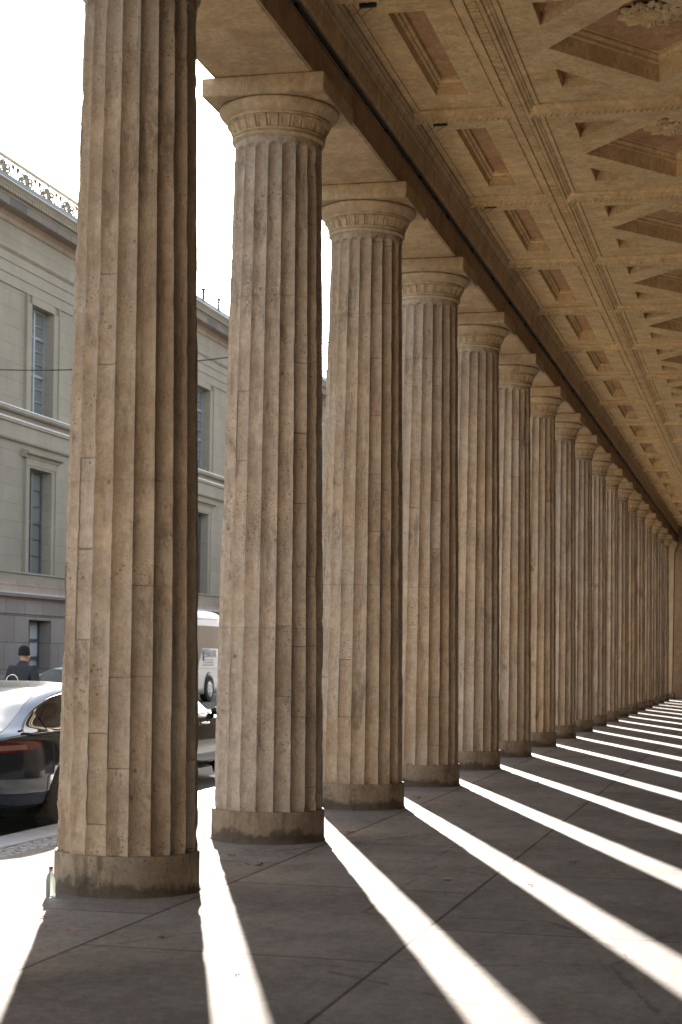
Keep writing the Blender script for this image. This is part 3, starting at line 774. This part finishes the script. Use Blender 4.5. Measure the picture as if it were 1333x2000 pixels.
# scroll railing
rl = empty('roof_railing', (FX + .66, 50, 17.78), label='ornamental iron railing with scrolls along the roof edge of the large building', cat='railing')
b = MB(); b.tube([(0, -20, .58), (0, 16, .58)], .075, 6)
b.build('top_rail', M['iron'], rl)
def spiral(cx, cz, r0, turns, a0, sgn, n=34):
    return [(0, cx + sgn * math.cos(a0 + t * turns * 2 * math.pi) * r0 * (1 - .82 * t), cz + math.sin(a0 + t * turns * 2 * math.pi) * r0 * (1 - .82 * t)) for t in [i / n for i in range(n + 1)]]
sm_ = MB()
for sg in (-1, 1):
    sm_.tube(spiral(sg * .30, .30, .25, 1.6, math.pi * .9, sg), .046, 5)
    sm_.tube(spiral(sg * .72, .48, .13, 1.3, -math.pi * .5, sg), .038, 5)
    sm_.tube([(0, sg * .60, .05), (0, sg * .66, .22), (0, sg * .72, .35)], .038, 5)
    sm_.tube([(0, sg * .03, .08), (0, sg * .07, .35), (0, sg * .13, .55)], .036, 5)
sm_.tube([(0, 0, 0), (0, 0, .7)], .022, 5); sm_.tube([(0, 0, .02), (0, 0, .2)], .045, 6)
sm_.v = [(x, y, z * .79) for x, y, z in sm_.v]
sme = sm_.mesh('scroll_panel'); sme.materials.append(M['iron'])
for k in range(19):
    o = link('scroll_panel', sme, rl); o.location = (0, -18 + 1.87 * k, .0)

# ------------------------------------------------------------------ vehicles
def crom(xs, ys, x):
    xs = list(xs); ys = list(ys); i = int(np.clip(np.searchsorted(xs, x) - 1, 0, len(xs) - 2)); h = xs[i + 1] - xs[i]; t = min(1, max(0, (x - xs[i]) / h))
    def sl_(j):
        if j == 0: return (ys[1] - ys[0]) / (xs[1] - xs[0])
        if j == len(xs) - 1: return (ys[-1] - ys[-2]) / (xs[-1] - xs[-2])
        a = (ys[j] - ys[j - 1]) / (xs[j] - xs[j - 1]); c = (ys[j + 1] - ys[j]) / (xs[j + 1] - xs[j])
        return 0 if a * c <= 0 else 2 * a * c / (a + c)
    m0, m1 = sl_(i) * h, sl_(i + 1) * h
    return (2 * t**3 - 3 * t**2 + 1) * ys[i] + (t**3 - 2 * t**2 + t) * m0 + (-2 * t**3 + 3 * t**2) * ys[i + 1] + (t**3 - t**2) * m1
CAR = dict(z=[.20, .30, .45, .62, .80, .90, .96, 1.04, 1.15, 1.27, 1.37, 1.42, 1.445],
           ry=[.30, .12, .03, .00, .015, .04, .13, .42, .84, 1.28, 1.76, 2.12, 2.45],
           fy=[4.42, 4.58, 4.66, 4.68, 4.55, 4.2, 3.85, 3.55, 3.32, 3.08, 2.86, 2.72, 2.55],
           w=[.78, .87, .915, .925, .915, .895, .86, .795, .735, .675, .61, .53, .30],
           n=[4, 4.2, 4.2, 4.2, 4.2, 4.2, 4, 3.8, 3.6, 3.5, 3.4, 3.2, 2.6])
class CarShape:
    def __init__(s, hs=1.0, ls=1.0): s.hs = hs; s.ls = ls
    def g(s, k, z): return crom(CAR['z'], CAR[k], z / s.hs) * (s.ls if k in ('ry', 'fy') else 1)
    def pt(s, ph, z, off=0):
        ry, fy, w_, n = s.g('ry', z), s.g('fy', z), s.g('w', z), s.g('n', z); yc = (ry + fy) / 2; l = (fy - ry) / 2
        c, q = math.cos(ph), math.sin(ph)
        x = math.copysign(abs(c) ** (2 / n), c) * (w_ + off); y = yc + math.copysign(abs(q) ** (2 / n), q) * (l + off)
        return (x, y, z)
    def sx(s, y, z, off=0):
        ry, fy, w_, n = s.g('ry', z), s.g('fy', z), s.g('w', z), s.g('n', z); yc = (ry + fy) / 2; l = (fy - ry) / 2
        return (w_ + off) * max(0, 1 - abs((y - yc) / (l + off)) ** n) ** (1 / n)
    def ry_(s, x, z, off=0, front=False):
        ry, fy, w_, n = s.g('ry', z), s.g('fy', z), s.g('w', z), s.g('n', z); yc = (ry + fy) / 2; l = (fy - ry) / 2
        d = (l + off) * max(0, 1 - abs(x / (w_ + off)) ** n) ** (1 / n); return yc + d if front else yc - d
def wheel(parent, x, y, r, wd, sgn, disc='rim', spokes=5):
    t = bpy.data.objects.new('wheel', None); COL.objects.link(t)
    bpy.data.objects.remove(t)
    b = MB(); prof = [(r * .62, -wd / 2), (r * .9, -wd / 2), (r * .97, -wd * .42), (r, -wd * .3), (r, wd * .3), (r * .97, wd * .42), (r * .9, wd / 2), (r * .62, wd / 2)]
    b.lathe(prof, 48, rf=lambda rr, z, k: rr - (.008 if rr > r * .98 and k % 2 else 0), cap=False, smooth=False)
    o = b.build('wheel', M['tyre'], parent); o.location = (x, y, r); o.rotation_euler = (0, math.pi / 2 * sgn, 0)
    b = MB(); b.lathe([(r * .64, wd * .50), (r * .62, wd * .46), (r * .60, wd * .2), (r * .3, wd * .15), (.001, wd * .15)], 36, cap=False)
    if disc == 'rim':
        for k in range(spokes):
            a = 2 * math.pi * k / spokes; ca, sa = math.cos(a), math.sin(a)
            def T(u, v_, z): return (u * ca - v_ * sa, u * sa + v_ * ca, z)
            z1, z0 = wd * .44, wd * .1; vs = [T(0.02, -.035, z1), T(0.02, .035, z1), T(r * .62, .022, z1), T(r * .62, -.022, z1), T(0.02, -.035, z0), T(0.02, .035, z0), T(r * .62, .022, z0), T(r * .62, -.022, z0)]
            b.add(vs, [(0, 3, 2, 1), (0, 1, 5, 4), (1, 2, 6, 5), (2, 3, 7, 6), (3, 0, 4, 7)])
        b.lathe([(.06, wd * .1), (.06, wd * .47), (.05, wd * .49), (.001, wd * .49)], 20, cap=False)
    else:
        b.lathe([(r * .55, wd * .3), (r * .5, wd * .42), (r * .3, wd * .46), (r * .12, wd * .5), (.001, wd * .5)], 30, cap=False)
        for k in range(8):
            a = 2 * math.pi * k / 8; b.lathe([(.035, wd * .40), (.035, wd * .55), (.001, wd * .55)], 8, (r * .3 * math.cos(a), r * .3 * math.sin(a)))
    b.build('rim', M[disc if disc == 'rim' else 'whiterim'], o)
    return o
def make_car(name, label, loc, paintm, glassm, hs=1.0, trim='chrome', rearglass='dustyglass', flush=True, wr=.95):
    t = empty(name, loc, label=label, cat='car'); C = CarShape(hs)
    b = MB(); zs = list(np.linspace(.20 * hs, 1.30 * hs, 56)) + list(np.linspace(1.31 * hs, 1.4448 * hs, 14)); n = 160
    def phis(): return [2 * math.pi * k / n for k in range(n)]
    # even spacing along the outline
    fr = []
    for k in range(n):
        a = 2 * math.pi * k / n; c, q = math.cos(a), math.sin(a)
        fr.append(math.atan2(math.copysign(abs(q) ** 1.35, q), math.copysign(abs(c) ** 1.35, c)))
    vs = [C.pt(p, z) for z in zs for p in fr]; m = len(zs)
    fs = [(i * n + k, i * n + (k + 1) % n, (i + 1) * n + (k + 1) % n, (i + 1) * n + k) for i in range(m - 1) for k in range(n)] + [tuple(range(n))[::-1], tuple((m - 1) * n + k for k in range(n))]
    b.add(vs, fs, True)
    body = b.build('body', M[paintm], t)
    # cut the wheel arches for real
    wy = (wr, 3.83); cuts = []
    for y in wy:
        cb = MB(); cb.lathe([(.375, -1.2), (.375, 1.2)], 40); co = cb.build('cutter', M['blackplastic']); co.rotation_euler = (0, math.pi / 2, 0); co.location = (loc[0], loc[1] + y, loc[2] + .335); cuts.append(co)
    bpy.context.view_layer.update()
    for co in cuts:
        md = body.modifiers.new('cut', 'BOOLEAN'); md.object = co; md.operation = 'DIFFERENCE'; md.solver = 'EXACT'
    dg = bpy.context.evaluated_depsgraph_get(); me = bpy.data.meshes.new_from_object(body.evaluated_get(dg)); body.modifiers.clear(); body.data = me
    if not me.materials: me.materials.append(M[paintm])
    else: me.materials[0] = M[paintm]
    for co in cuts: bpy.data.objects.remove(co, do_unlink=True)
    b = MB(); b.box(-.70, .70, .5, 4.25, .24, .55); b.build('underbody', M['blackplastic'], t)
    for s_ in (-1, 1):
        for y in wy: wheel(t, s_ * .80, y, .335, .225, s_)
    # side glass (two panes) with surround
    lo = lambda y: (.985 + .012 * (y - 2)) * hs if y > .95 else (.985 + .0) * hs
    up = [(.86, 1.00), (1.1, 1.10), (1.45, 1.21), (1.9, 1.30), (2.4, 1.335), (2.8, 1.29), (3.1, 1.185), (3.35, 1.075), (3.52, 1.0)]
    def upz(y): return crom([p[0] for p in up], [p[1] for p in up], y) * hs
    for s_ in (-1, 1):
        for (ya, yb) in ((.87, 1.30), (1.34, 2.20), (2.26, 3.50)):
            b = MB()
            def fn(u, v_):
                y = ya + (yb - ya) * u; z0 = lo(y); z1 = max(upz(y), z0 + .004); z = z0 + (z1 - z0) * v_
                return (s_ * (C.sx(y, z) + .006), y, z)
            b.grid(fn, 14, 8); b.build('side_window', M[glassm], t)
        b = MB(); b.tube([(s_ * (C.sx(y, lo(y)) + .008), y, lo(y)) for y in np.linspace(.80, 3.54, 30)], .010, 6)
        b.tube([(s_ * (C.sx(y, upz(y) + .008) + .006), y, upz(y) + .008) for y in np.linspace(.80, 3.54, 40)], .008, 6)
        b.build('window_trim', M[trim], t)
        b = MB()
        for yd in (1.30, 2.22, 3.42):   # door gaps
            b.tube([(s_ * (C.sx(yd - (.12 if yd < 1.4 and z < .6 else 0), z) + .001), yd - (.12 if yd < 1.4 and z < .6 else 0), z) for z in np.linspace(.30, .97 * hs, 16)], .0035, 5)
        b.tube([(s_ * (C.sx(y, .30) + .001), y, .30) for y in np.linspace(1.45, 3.4, 20)], .0035, 5); b.build('door_gap', M['blackplastic'], t)
        for yd in (1.46, 2.40):
            b = MB(); z = .86 * hs
            if flush: b.grid(lambda u, v_: (s_ * (C.sx(yd + .22 * u, z) + .006 - .004 * abs(v_ - .5)), yd + .22 * u, z + (v_ - .5) * .035 * math.sin(math.pi * (.1 + .8 * u))), 10, 4)
            else: b.tube([(s_ * (C.sx(yd, z) + .002), yd, z), (s_ * (C.sx(yd + .03, z) + .04), yd + .03, z), (s_ * (C.sx(yd + .2, z) + .04), yd + .2, z), (s_ * (C.sx(yd + .23, z) + .002), yd + .23, z)], .016, 8)
            b.build('door_handle', M['chrome' if not flush else paintm], t)
        # mirror
        b = MB(); xm = s_ * (C.sx(3.15, 1.0 * hs) + .13)
        vs = []; fs = []
        b.grid(lambda u, v_: (xm + .105 * math.cos(2 * math.pi * u) * math.sin(math.pi * v_) ** .8, 3.15 + .055 * math.cos(math.pi * v_) , 1.01 * hs + .06 * math.sin(2 * math.pi * u) * math.sin(math.pi * v_) ** .8), 18, 10)
        b.tube([(s_ * (C.sx(3.15, .98 * hs) - .02), 3.17, .96 * hs), (xm, 3.17, .98 * hs)], .02, 6); b.build('mirror', M[paintm], t)
        # lower sill strip
        b = MB(); b.grid(lambda u, v_: (s_ * (C.sx(1.35 + 2.05 * u, .215 + .05 * v_) + .008), 1.35 + 2.05 * u, .215 + .05 * v_), 12, 2); b.build('sill_strip', M['chrome' if trim == 'chrome' and not flush else 'blackplastic'], t)
    # rear and front screens
    for nm, front, zr, ms in (('rear_window', False, (1.01, 1.385), rearglass), ('windscreen', True, (1.0, 1.37), glassm)):
        b = MB()
        def fn(u, v_):
            z = (zr[0] + (zr[1] - zr[0]) * v_) * hs; hw = (.70 - .20 * v_); x = (u - .5) * 2 * hw
            if not front: z = z + (1 - abs(u - .5) * 2) ** .5 * 0 - .05 * hs * (1 - v_) * (1 - (2 * u - 1) ** 2) * .6
            return (x, C.ry_(x, z, .007, front), z + .003)
        b.grid(fn, 20, 14); b.build(nm, M[ms], t)
    # tail lamps wrapping round the corner
    for s_ in (-1, 1):
        zt, zb = .915 * hs, .825 * hs
        def rim(u, z, off):
            # u 0..1 : across the rear from x=.42 to the corner and on to y=.62 along the side
            a0, a1 = math.radians(-70), math.radians(-3.2); ph = a0 + (a1 - a0) * u ** .8
            x, y, _ = C.pt(ph, z, off); return (s_ * x, y, z)
        for nm, u0, u1, mt, of in (('tail_light', 0, .80, 'redlens', .006), ('lamp_lens', .05, .62, 'clearlens', .011)):
            b = MB()
            def fn(u, v_):
                uu = u0 + (u1 - u0) * u; taper = 1 - .75 * max(0, (uu - .5) / .5) ** 1.6 if nm == 'tail_light' else 1
                zz = zt - (zt - zb) * (1 - v_) * taper if nm == 'tail_light' else zb + .018 + (zt - zb - .045) * v_
                return rim(uu, zz, of)
            b.grid(fn, 24, 6); oo = b.build(nm, M[mt], tl_ if nm == 'lamp_lens' else t)
            if nm == 'tail_light': tl_ = oo
        # boot gap
        b = MB(); b.tube([rim(.30 - .16 * q, (.92 - .45 * q) * hs, .001) for q in np.linspace(0, 1, 14)], .0035, 5); b.build('boot_gap', M['blackplastic'], t)
        b = MB(); b.grid(lambda u, v_: rim(.12 + .16 * u, (.44 + .028 * v_) * hs, .006), 8, 2); b.build('rear_reflector', M['redlens'], t)
    b = MB()
    b.grid(lambda u, v_: ((u - .5) * 1.42, C.ry_((u - .5) * 1.42, (.205 + .23 * v_ * (1 - abs(2 * u - 1) ** 3)), .006), .205 + .23 * v_ * (1 - abs(2 * u - 1) ** 3)), 24, 5); b.build('rear_diffuser', M['blackplastic'], t)
    b = MB(); b.grid(lambda u, v_: ((u - .5) * .9, C.ry_((u - .5) * .9, .63 + .11 * v_, .01), .63 + .11 * v_), 6, 2); b.build('plate_recess', M['blackplastic'], t)
    b = MB(); b.grid(lambda u, v_: ((u - .5) * 1.25, C.ry_((u - .5) * 1.25, .40 + .15 * v_, .006, True), .40 + .15 * v_), 12, 3); b.build('front_grille', M['blackplastic'], t)
    for s_ in (-1, 1):
        b = MB(); b.grid(lambda u, v_: (s_ * (.45 + .33 * u), C.ry_(.45 + .33 * u, (.66 + .09 * v_) * hs, .006, True), (.66 + .09 * v_) * hs), 8, 4); b.build('headlight', M['clearlens'], t)
    return t
make_car('parked_car', 'dark grey fastback car parked at the kerb left of the nearest column', (-7.545, 14.27, -.12), 'paint_grey', 'carglass', 1.0, trim='blackplastic', wr=1.60)
make_car('parked_car', 'black car with chrome trim seen between the first and second columns', (-8.27, 19.85, -.12), 'paint_black', 'greenglass', .955, flush=False, rearglass='carglass')
make_car('parked_car', 'pale blue car across the street, only its rounded roof showing', (-14.22, 32.5, -.12), 'paint_blue', 'panereflect', .985)

# coach
bs = empty('coach', (-20.75, 53.0, -.12), label='white coach parked by the large building, lettering panel near its end', cat='bus')
def bus_body():
    b = MB(); n = 4.5; L = 8.9
    prof = []  # (halfwidth inset, z, end inset)
    zs = [(.0, .28, .05), (.0, .5, .0), (.0, 1.2, .0), (.0, 2.6, .05), (.02, 2.85, .10), (.05, 3.02, .22), (.12, 3.16, .42), (.26, 3.26, .75), (.5, 3.32, 1.2)]
    seg = 96; vs = []
    for ins, z, ei in zs:
        for k in range(seg):
            a = 2 * math.pi * k / seg; c, q = math.cos(a), math.sin(a); nn = 12
            vs.append((math.copysign(abs(c) ** (2 / nn), c) * (1.25 - ins), L / 2 + math.copysign(abs(q) ** (2 / nn), q) * (L / 2 - ei), z))
    fs = [(i * seg + k, i * seg + (k + 1) % seg, (i + 1) * seg + (k + 1) % seg, (i + 1) * seg + k) for i in range(len(zs) - 1) for k in range(seg)] + [tuple(range(seg))[::-1], tuple((len(zs) - 1) * seg + k for k in range(seg))]
    b.add(vs, fs, True); return b
bus_body().build('body', M['buswhite'], bs)
b = MB()
b.grid(lambda u, v_: (1.256, .3 + 8.2 * u, 1.92 + .80 * v_), 60, 6)
b.grid(lambda u, v_: (1.256, .3 + 4.9 * u, 1.22 + .70 * v_), 30, 3)
b.add([(1.256, 5.2, 1.22), (1.256, 5.45, 1.22), (1.256, 5.96, 1.918), (1.256, 5.2, 1.918)], [(0, 1, 2, 3)])
b.build('side_window', M['busglass'], bs)
b = MB(); b.tube([(1.252, .2, 2.98), (1.252, 7.9, 2.98)], .012, 5); b.tube([(1.25, .1, 1.20), (1.25, 8.7, 1.20)], .010, 5); b.build('body_seam', M['textgrey'], bs)
for y in (1.6, 6.75):
    for s_ in (-1, 1):
        b = MB(); b.lathe([(.001, 0), (.56, 0), (.56, .012), (.001, .012)], 40); o = b.build('wheel_arch', M['blackplastic'], bs); o.location = (s_ * 1.245, y, .52); o.rotation_euler = (0, math.pi / 2 * s_, 0)
        wheel(bs, s_ * 1.16, y, .48, .28, s_, disc='white')
def text(s_, size, loc, mat, parent, name='lettering'):
    cu = bpy.data.curves.new(name, 'FONT'); cu.body = s_; cu.size = size; cu.extrude = .003; cu.space_character = .95
    o = bpy.data.objects.new(name, cu); COL.objects.link(o); bpy.context.view_layer.update()
    me = bpy.data.meshes.new_from_object(o.evaluated_get(bpy.context.evaluated_depsgraph_get())); bpy.data.objects.remove(o, do_unlink=True)
    me.materials.clear(); o = link(name, me, parent); o.location = loc; me.materials.append(mat)
    o.rotation_euler = (math.pi / 2, 0, math.pi / 2); return o
text("ZEBAUTR", .36, (1.262, 6.03, 1.60), M['textgrey'], bs)
b = MB()
for k, (y0_, y1_, z_) in enumerate(((6.1, 6.8, 1.88), (6.1, 7.1, 1.50), (6.05, 7.2, 1.41), (6.0, 7.2, 1.32))):
    y = y0_
    rr_ = random.Random(k)
    while y < y1_:
        w_ = rr_.uniform(.04, .14); b.box(1.257, 1.262, y, y + w_, z_ - .018, z_ + .018); y += w_ + .05
b.build('small_print', M['textgrey'], bs)
b = MB(); b.tube([(1.262, 5.98, 1.84), (1.262, 6.0, 1.70)], .022, 5); b.tube([(1.262, 6.02, 1.66), (1.262, 6.06, 1.52)], .022, 5); b.tube([(1.262, 6.08, 1.74), (1.262, 6.06, 1.46)], .02, 5); b.build('emblem', M['textblue'], bs)

# ------------------------------------------------------------------ person
def skin_mesh(name, verts, edges, radii, mat, sub=2):
    me = bpy.data.meshes.new(name); me.from_pydata(verts, edges, []); o = bpy.data.objects.new(name, me); COL.objects.link(o)
    md = o.modifiers.new('s', 'SKIN'); 
    for i, r_ in enumerate(radii):
        v = me.skin_vertices[0].data[i]; v.radius = r_ if isinstance(r_, tuple) else (r_, r_)
    me.skin_vertices[0].data[0].use_root = True
    md2 = o.modifiers.new('ss', 'SUBSURF'); md2.levels = sub; md2.render_levels = sub
    bpy.context.view_layer.update(); dg = bpy.context.evaluated_depsgraph_get()
    m2 = bpy.data.meshes.new_from_object(o.evaluated_get(dg)); bpy.data.objects.remove(o, do_unlink=True); bpy.data.meshes.remove(me)
    m2.materials.clear(); m2.materials.append(mat)
    for p in m2.polygons: p.use_smooth = True
    m2.name = name; return m2
def chain(items):
    """items: dict name -> (pos, radius, parent)"""
    names = list(items); vs = [items[k][0] for k in names]; rs = [items[k][1] for k in names]; es = [(names.index(items[k][2]), i) for i, k in enumerate(names) if items[k][2]]
    return vs, es, rs
pe = empty('person', (-12.52, 28.0, -.12), -.25, label='person seen from behind in a dark jacket and black knitted cap beyond the grey car', cat='person')
J = {'pelvis': ((0, 0, .98), (.15, .11), None), 'belly': ((0, .01, 1.14), (.15, .11), 'pelvis'), 'chest': ((0, .0, 1.34), (.175, .12), 'belly'), 'neckb': ((0, 0, 1.50), (.085, .075), 'chest'), 'neck': ((0, .02, 1.56), .056, 'neckb'), 'head1': ((0, .03, 1.62), (.070, .085), 'neck'), 'head2': ((0, .03, 1.70), (.078, .098), 'head1'), 'head3': ((0, .02, 1.77), (.066, .08), 'head2'), 'nose': ((0, .125, 1.665), .014, 'head1')}
for s_, nm in ((-1, 'l'), (1, 'r')):
    J['sh' + nm] = ((s_ * .19, 0, 1.43), .07, 'chest'); J['el' + nm] = ((s_ * .27, -.02, 1.16), .047, 'sh' + nm); J['wr' + nm] = ((s_ * .27, .10, .93), .03, 'el' + nm); J['pa' + nm] = ((s_ * .27, .13, .86), (.038, .02), 'wr' + nm)
    for q, dx in enumerate((-.03, -.01, .01, .03)):
        J[f'f{q}{nm}'] = ((s_ * .27 + dx, .15, .80), .009, 'pa' + nm); J[f'g{q}{nm}'] = ((s_ * .27 + dx, .165, .755 + .01 * abs(q - 1.5)), .007, f'f{q}{nm}')
    J['t' + nm] = ((s_ * .27 - s_ * .045, .16, .86), .010, 'wr' + nm)
    J['hip' + nm] = ((s_ * .09, 0, .90), .085, 'pelvis'); J['kn' + nm] = ((s_ * .10, .03 + s_ * .08, .50), .06, 'hip' + nm); J['an' + nm] = ((s_ * .10, s_ * .12 - .02, .09), .042, 'kn' + nm); J['to' + nm] = ((s_ * .11, s_ * .12 + .16, .04), .036, 'an' + nm)
v_, e_, r_ = chain(J); link('body', skin_mesh('body', v_, e_, r_, M['skin'], 1), pe)
K = {'hem': ((0, 0, .82), (.20, .15), None), 'waist': ((0, .01, 1.08), (.195, .14), 'hem'), 'chest': ((0, -.01, 1.32), (.25, .165), 'waist'), 'neckb': ((0, .0, 1.47), (.12, .10), 'chest'), 'collar': ((0, .0, 1.60), (.092, .092), 'neckb')}
for s_, nm in ((-1, 'l'), (1, 'r')):
    K['sh' + nm] = ((s_ * .23, -.01, 1.42), .11, 'chest'); K['el' + nm] = ((s_ * .315, -.02, 1.15), .075, 'sh' + nm); K['wr' + nm] = ((s_ * .30, .09, .95), .055, 'el' + nm)
v_, e_, r_ = chain(K); link('jacket', skin_mesh('jacket', v_, e_, r_, M['coat']), pe)
T = {'w': ((0, 0, .92), (.16, .12), None)}
for s_, nm in ((-1, 'l'), (1, 'r')):
    T['h' + nm] = ((s_ * .095, 0, .84), .105, 'w'); T['k' + nm] = ((s_ * .10, .03 + s_ * .08, .50), .078, 'h' + nm); T['a' + nm] = ((s_ * .10, s_ * .12 - .02, .10), .068, 'k' + nm)
v_, e_, r_ = chain(T); link('trousers', skin_mesh('trousers', v_, e_, r_, M['trouser']), pe)
b = MB(); b.lathe([(.098, 1.665), (.104, 1.675), (.104, 1.705), (.099, 1.715), (.100, 1.76), (.088, 1.80), (.06, 1.83), (.025, 1.843), (.001, 1.845)], 28, (0, .022), cap=False)
b.build('knitted_cap', M['knit'], pe)
for s_ in (-1, 1):
    b = MB(); b.grid(lambda u, v_: (s_ * .10 + .05 * math.cos(2 * math.pi * u) * math.sin(math.pi * v_ * .5) , s_ * .12 + .06 + .15 * math.sin(2 * math.pi * u) * math.sin(math.pi * v_ * .5), .10 * math.cos(math.pi * v_ * .5)), 18, 8); b.build('shoe', M['knit'], pe)

# hoop stand behind the grey car
hp = empty('hoop_stand', (-9.36, 20.6, -.12), .2, label='narrow bright metal hoop rising behind the roof of the grey car', cat='hoop')
b = MB(); b.tube([(-.075, 0, 0), (-.075, 0, 1.36)] + [(-.075 * math.cos(a), 0, 1.36 + .085 * math.sin(a)) for a in np.linspace(.1, math.pi - .1, 14)] + [(.075, 0, 1.36), (.075, 0, 0)], .008, 8); b.build('hoop', M['steel'], hp)
b = MB(); b.box(-.12, .12, -.05, .05, 0, .012); b.build('foot_plate', M['steel'], hp)

# overhead cable
g0 = (-16.4, 30.0, 6.8); b = MB()
def camray(px, py, Y):
    u = px - 666.5; v = py - 1278.46; f = 3400.0
    a = u * math.cos(ROLL) + v * math.sin(ROLL); bb = -u * math.sin(ROLL) + v * math.cos(ROLL)
    d = (a / f * math.cos(YAW) - math.sin(YAW), a / f * math.sin(YAW) + math.cos(YAW), -bb / f); t = Y / d[1]
    return Vector((d[0] * t, d[1] * t, EYE + d[2] * t))
pa = camray(0, 722, 48.0); pb_ = camray(445, 698, 41.0); dv = pb_ - pa
pts = [pa + dv * t + Vector((0, 0, -.12 * (1 - (2 * t - 1) ** 2))) for t in np.linspace(-.12, 2.3, 30)]
b.tube(pts, .018, 6); tag(b.build('overhead_cable', M['cable']), 'thin steel cable strung across the street above head height', 'cable')

# bottle by the nearest column
bx, by, _ = ground(99, 1752)
bt = empty('bottle', (bx, by, 0), label='small clear glass bottle with a red cap at the foot of the nearest column', cat='bottle')
b = MB(); b.lathe([(.001, 0), (.030, .0), (.032, .008), (.032, .12), (.026, .145), (.013, .165), (.012, .19), (.001, .19)], 20, cap=False); b.build('glass', M['bottle'], bt)
b = MB(); b.lathe([(.001, .188), (.015, .188), (.015, .205), (.001, .207)], 14, cap=False); b.build('cap', M['redcap'], bt)

# fallen leaves
def leaf_mesh(seed):
    rng = random.Random(seed); lobes = 5; pts = []
    for k in range(lobes * 4):
        a = 2 * math.pi * k / (lobes * 4); ph = k % 4
        r_ = {0: 1.0, 1: .55, 2: .38, 3: .6}[ph] * rng.uniform(.8, 1.15) * (1.1 - .3 * abs(math.sin(a / 2)))
        pts.append((math.cos(a) * r_, math.sin(a) * r_, .12 + rng.uniform(.0, .42) * r_))
    b = MB(); n = len(pts); b.add([(0, 0, .1)] + pts, [(0, i + 1, (i + 1) % n + 1) for i in range(n)])
    b.tube([(0, 0, .1), (-.7, .1, .15), (-1.3, .2, .3)], .03, 4)
    return b.mesh('fallen_leaf')
lm = [leaf_mesh(k) for k in range(4)]
for k, m_ in enumerate(lm): m_.materials.append(M['leaf'] if k % 3 else M['leafpale'])
leaves = [(85, 1792, .045, 'reddish leaf in the sunlight at the left edge of the nearest column\'s shadow'), (88, 1810, .03, 'small pale leaf at the left edge of the nearest column\'s shadow'),
 (134, 1818, .03, 'faint pale leaf in the shadow before the nearest column, left part'), (244, 1822, .02, 'tiny dark leaf in the middle of the nearest column\'s shadow'), (317, 1832, .04, 'brown leaf in the right part of the nearest column\'s shadow'),
 (464, 1907, .025, 'tiny leaf alone in the first wide strip of sunlight'), (453, 1672, .045, 'leaf on the paving just before the left side of the second column'), (485, 1663, .035, 'small dark leaf close before the base drum of the second column'),
 (484, 1689, .035, 'left leaf of the pair in the shadow of the second column'), (505, 1690, .06, 'right, bigger leaf of the pair in the shadow of the second column'), (603, 1669, .03, 'small leaf before the right side of the second column'),
 (683, 1626, .06, 'brown leaf on the paving joint before the third column'), (716, 1652, .035, 'small leaf in the shadow right of the joint before the third column'), (636, 1597, .03, 'small sunlit leaf at the corner of the second column\'s base drum'),
 (749, 1600, .03, 'small pale leaf before the right side of the third column'), (818, 1559, .07, 'long pale leaf in the shade before the fourth column'), (872, 1719, .055, 'brown leaf alone in the broad shadow of the third column'),
 (1038, 1730, .035, 'small leaf lying in the broad second strip of sunlight'), (1120, 1686, .045, 'reddish leaf in the broad shadow of the fourth column at the right'), (1136, 1574, .065, 'reddish maple leaf on the long paving joint at the right'),
 (1051, 1529, .055, 'curled leaf standing in a narrow strip of sunlight'), (1137, 1591, .03, 'small dark leaf just below the reddish maple leaf'), (742, 1692, .03, 'small leaf beside the strip of light right of the second column'),
 (1090, 1524, .03, 'tiny leaf in the shade beyond the curled sunlit leaf')]
for k, (px, py, sz, lab) in enumerate(leaves):
    o = link('fallen_leaf', lm[k % 4]); o.location = ground(px, py); o.location.z = .002; o.scale = (sz, sz, sz * .9); o.rotation_euler = (random.uniform(-.15, .15), random.uniform(-.15, .15), random.uniform(0, 6.28))
    tag(o, lab, 'leaf', 'fallen leaves on the paving')

for o in COL.objects:
    if o.get('category'): o['kind'] = 'thing'
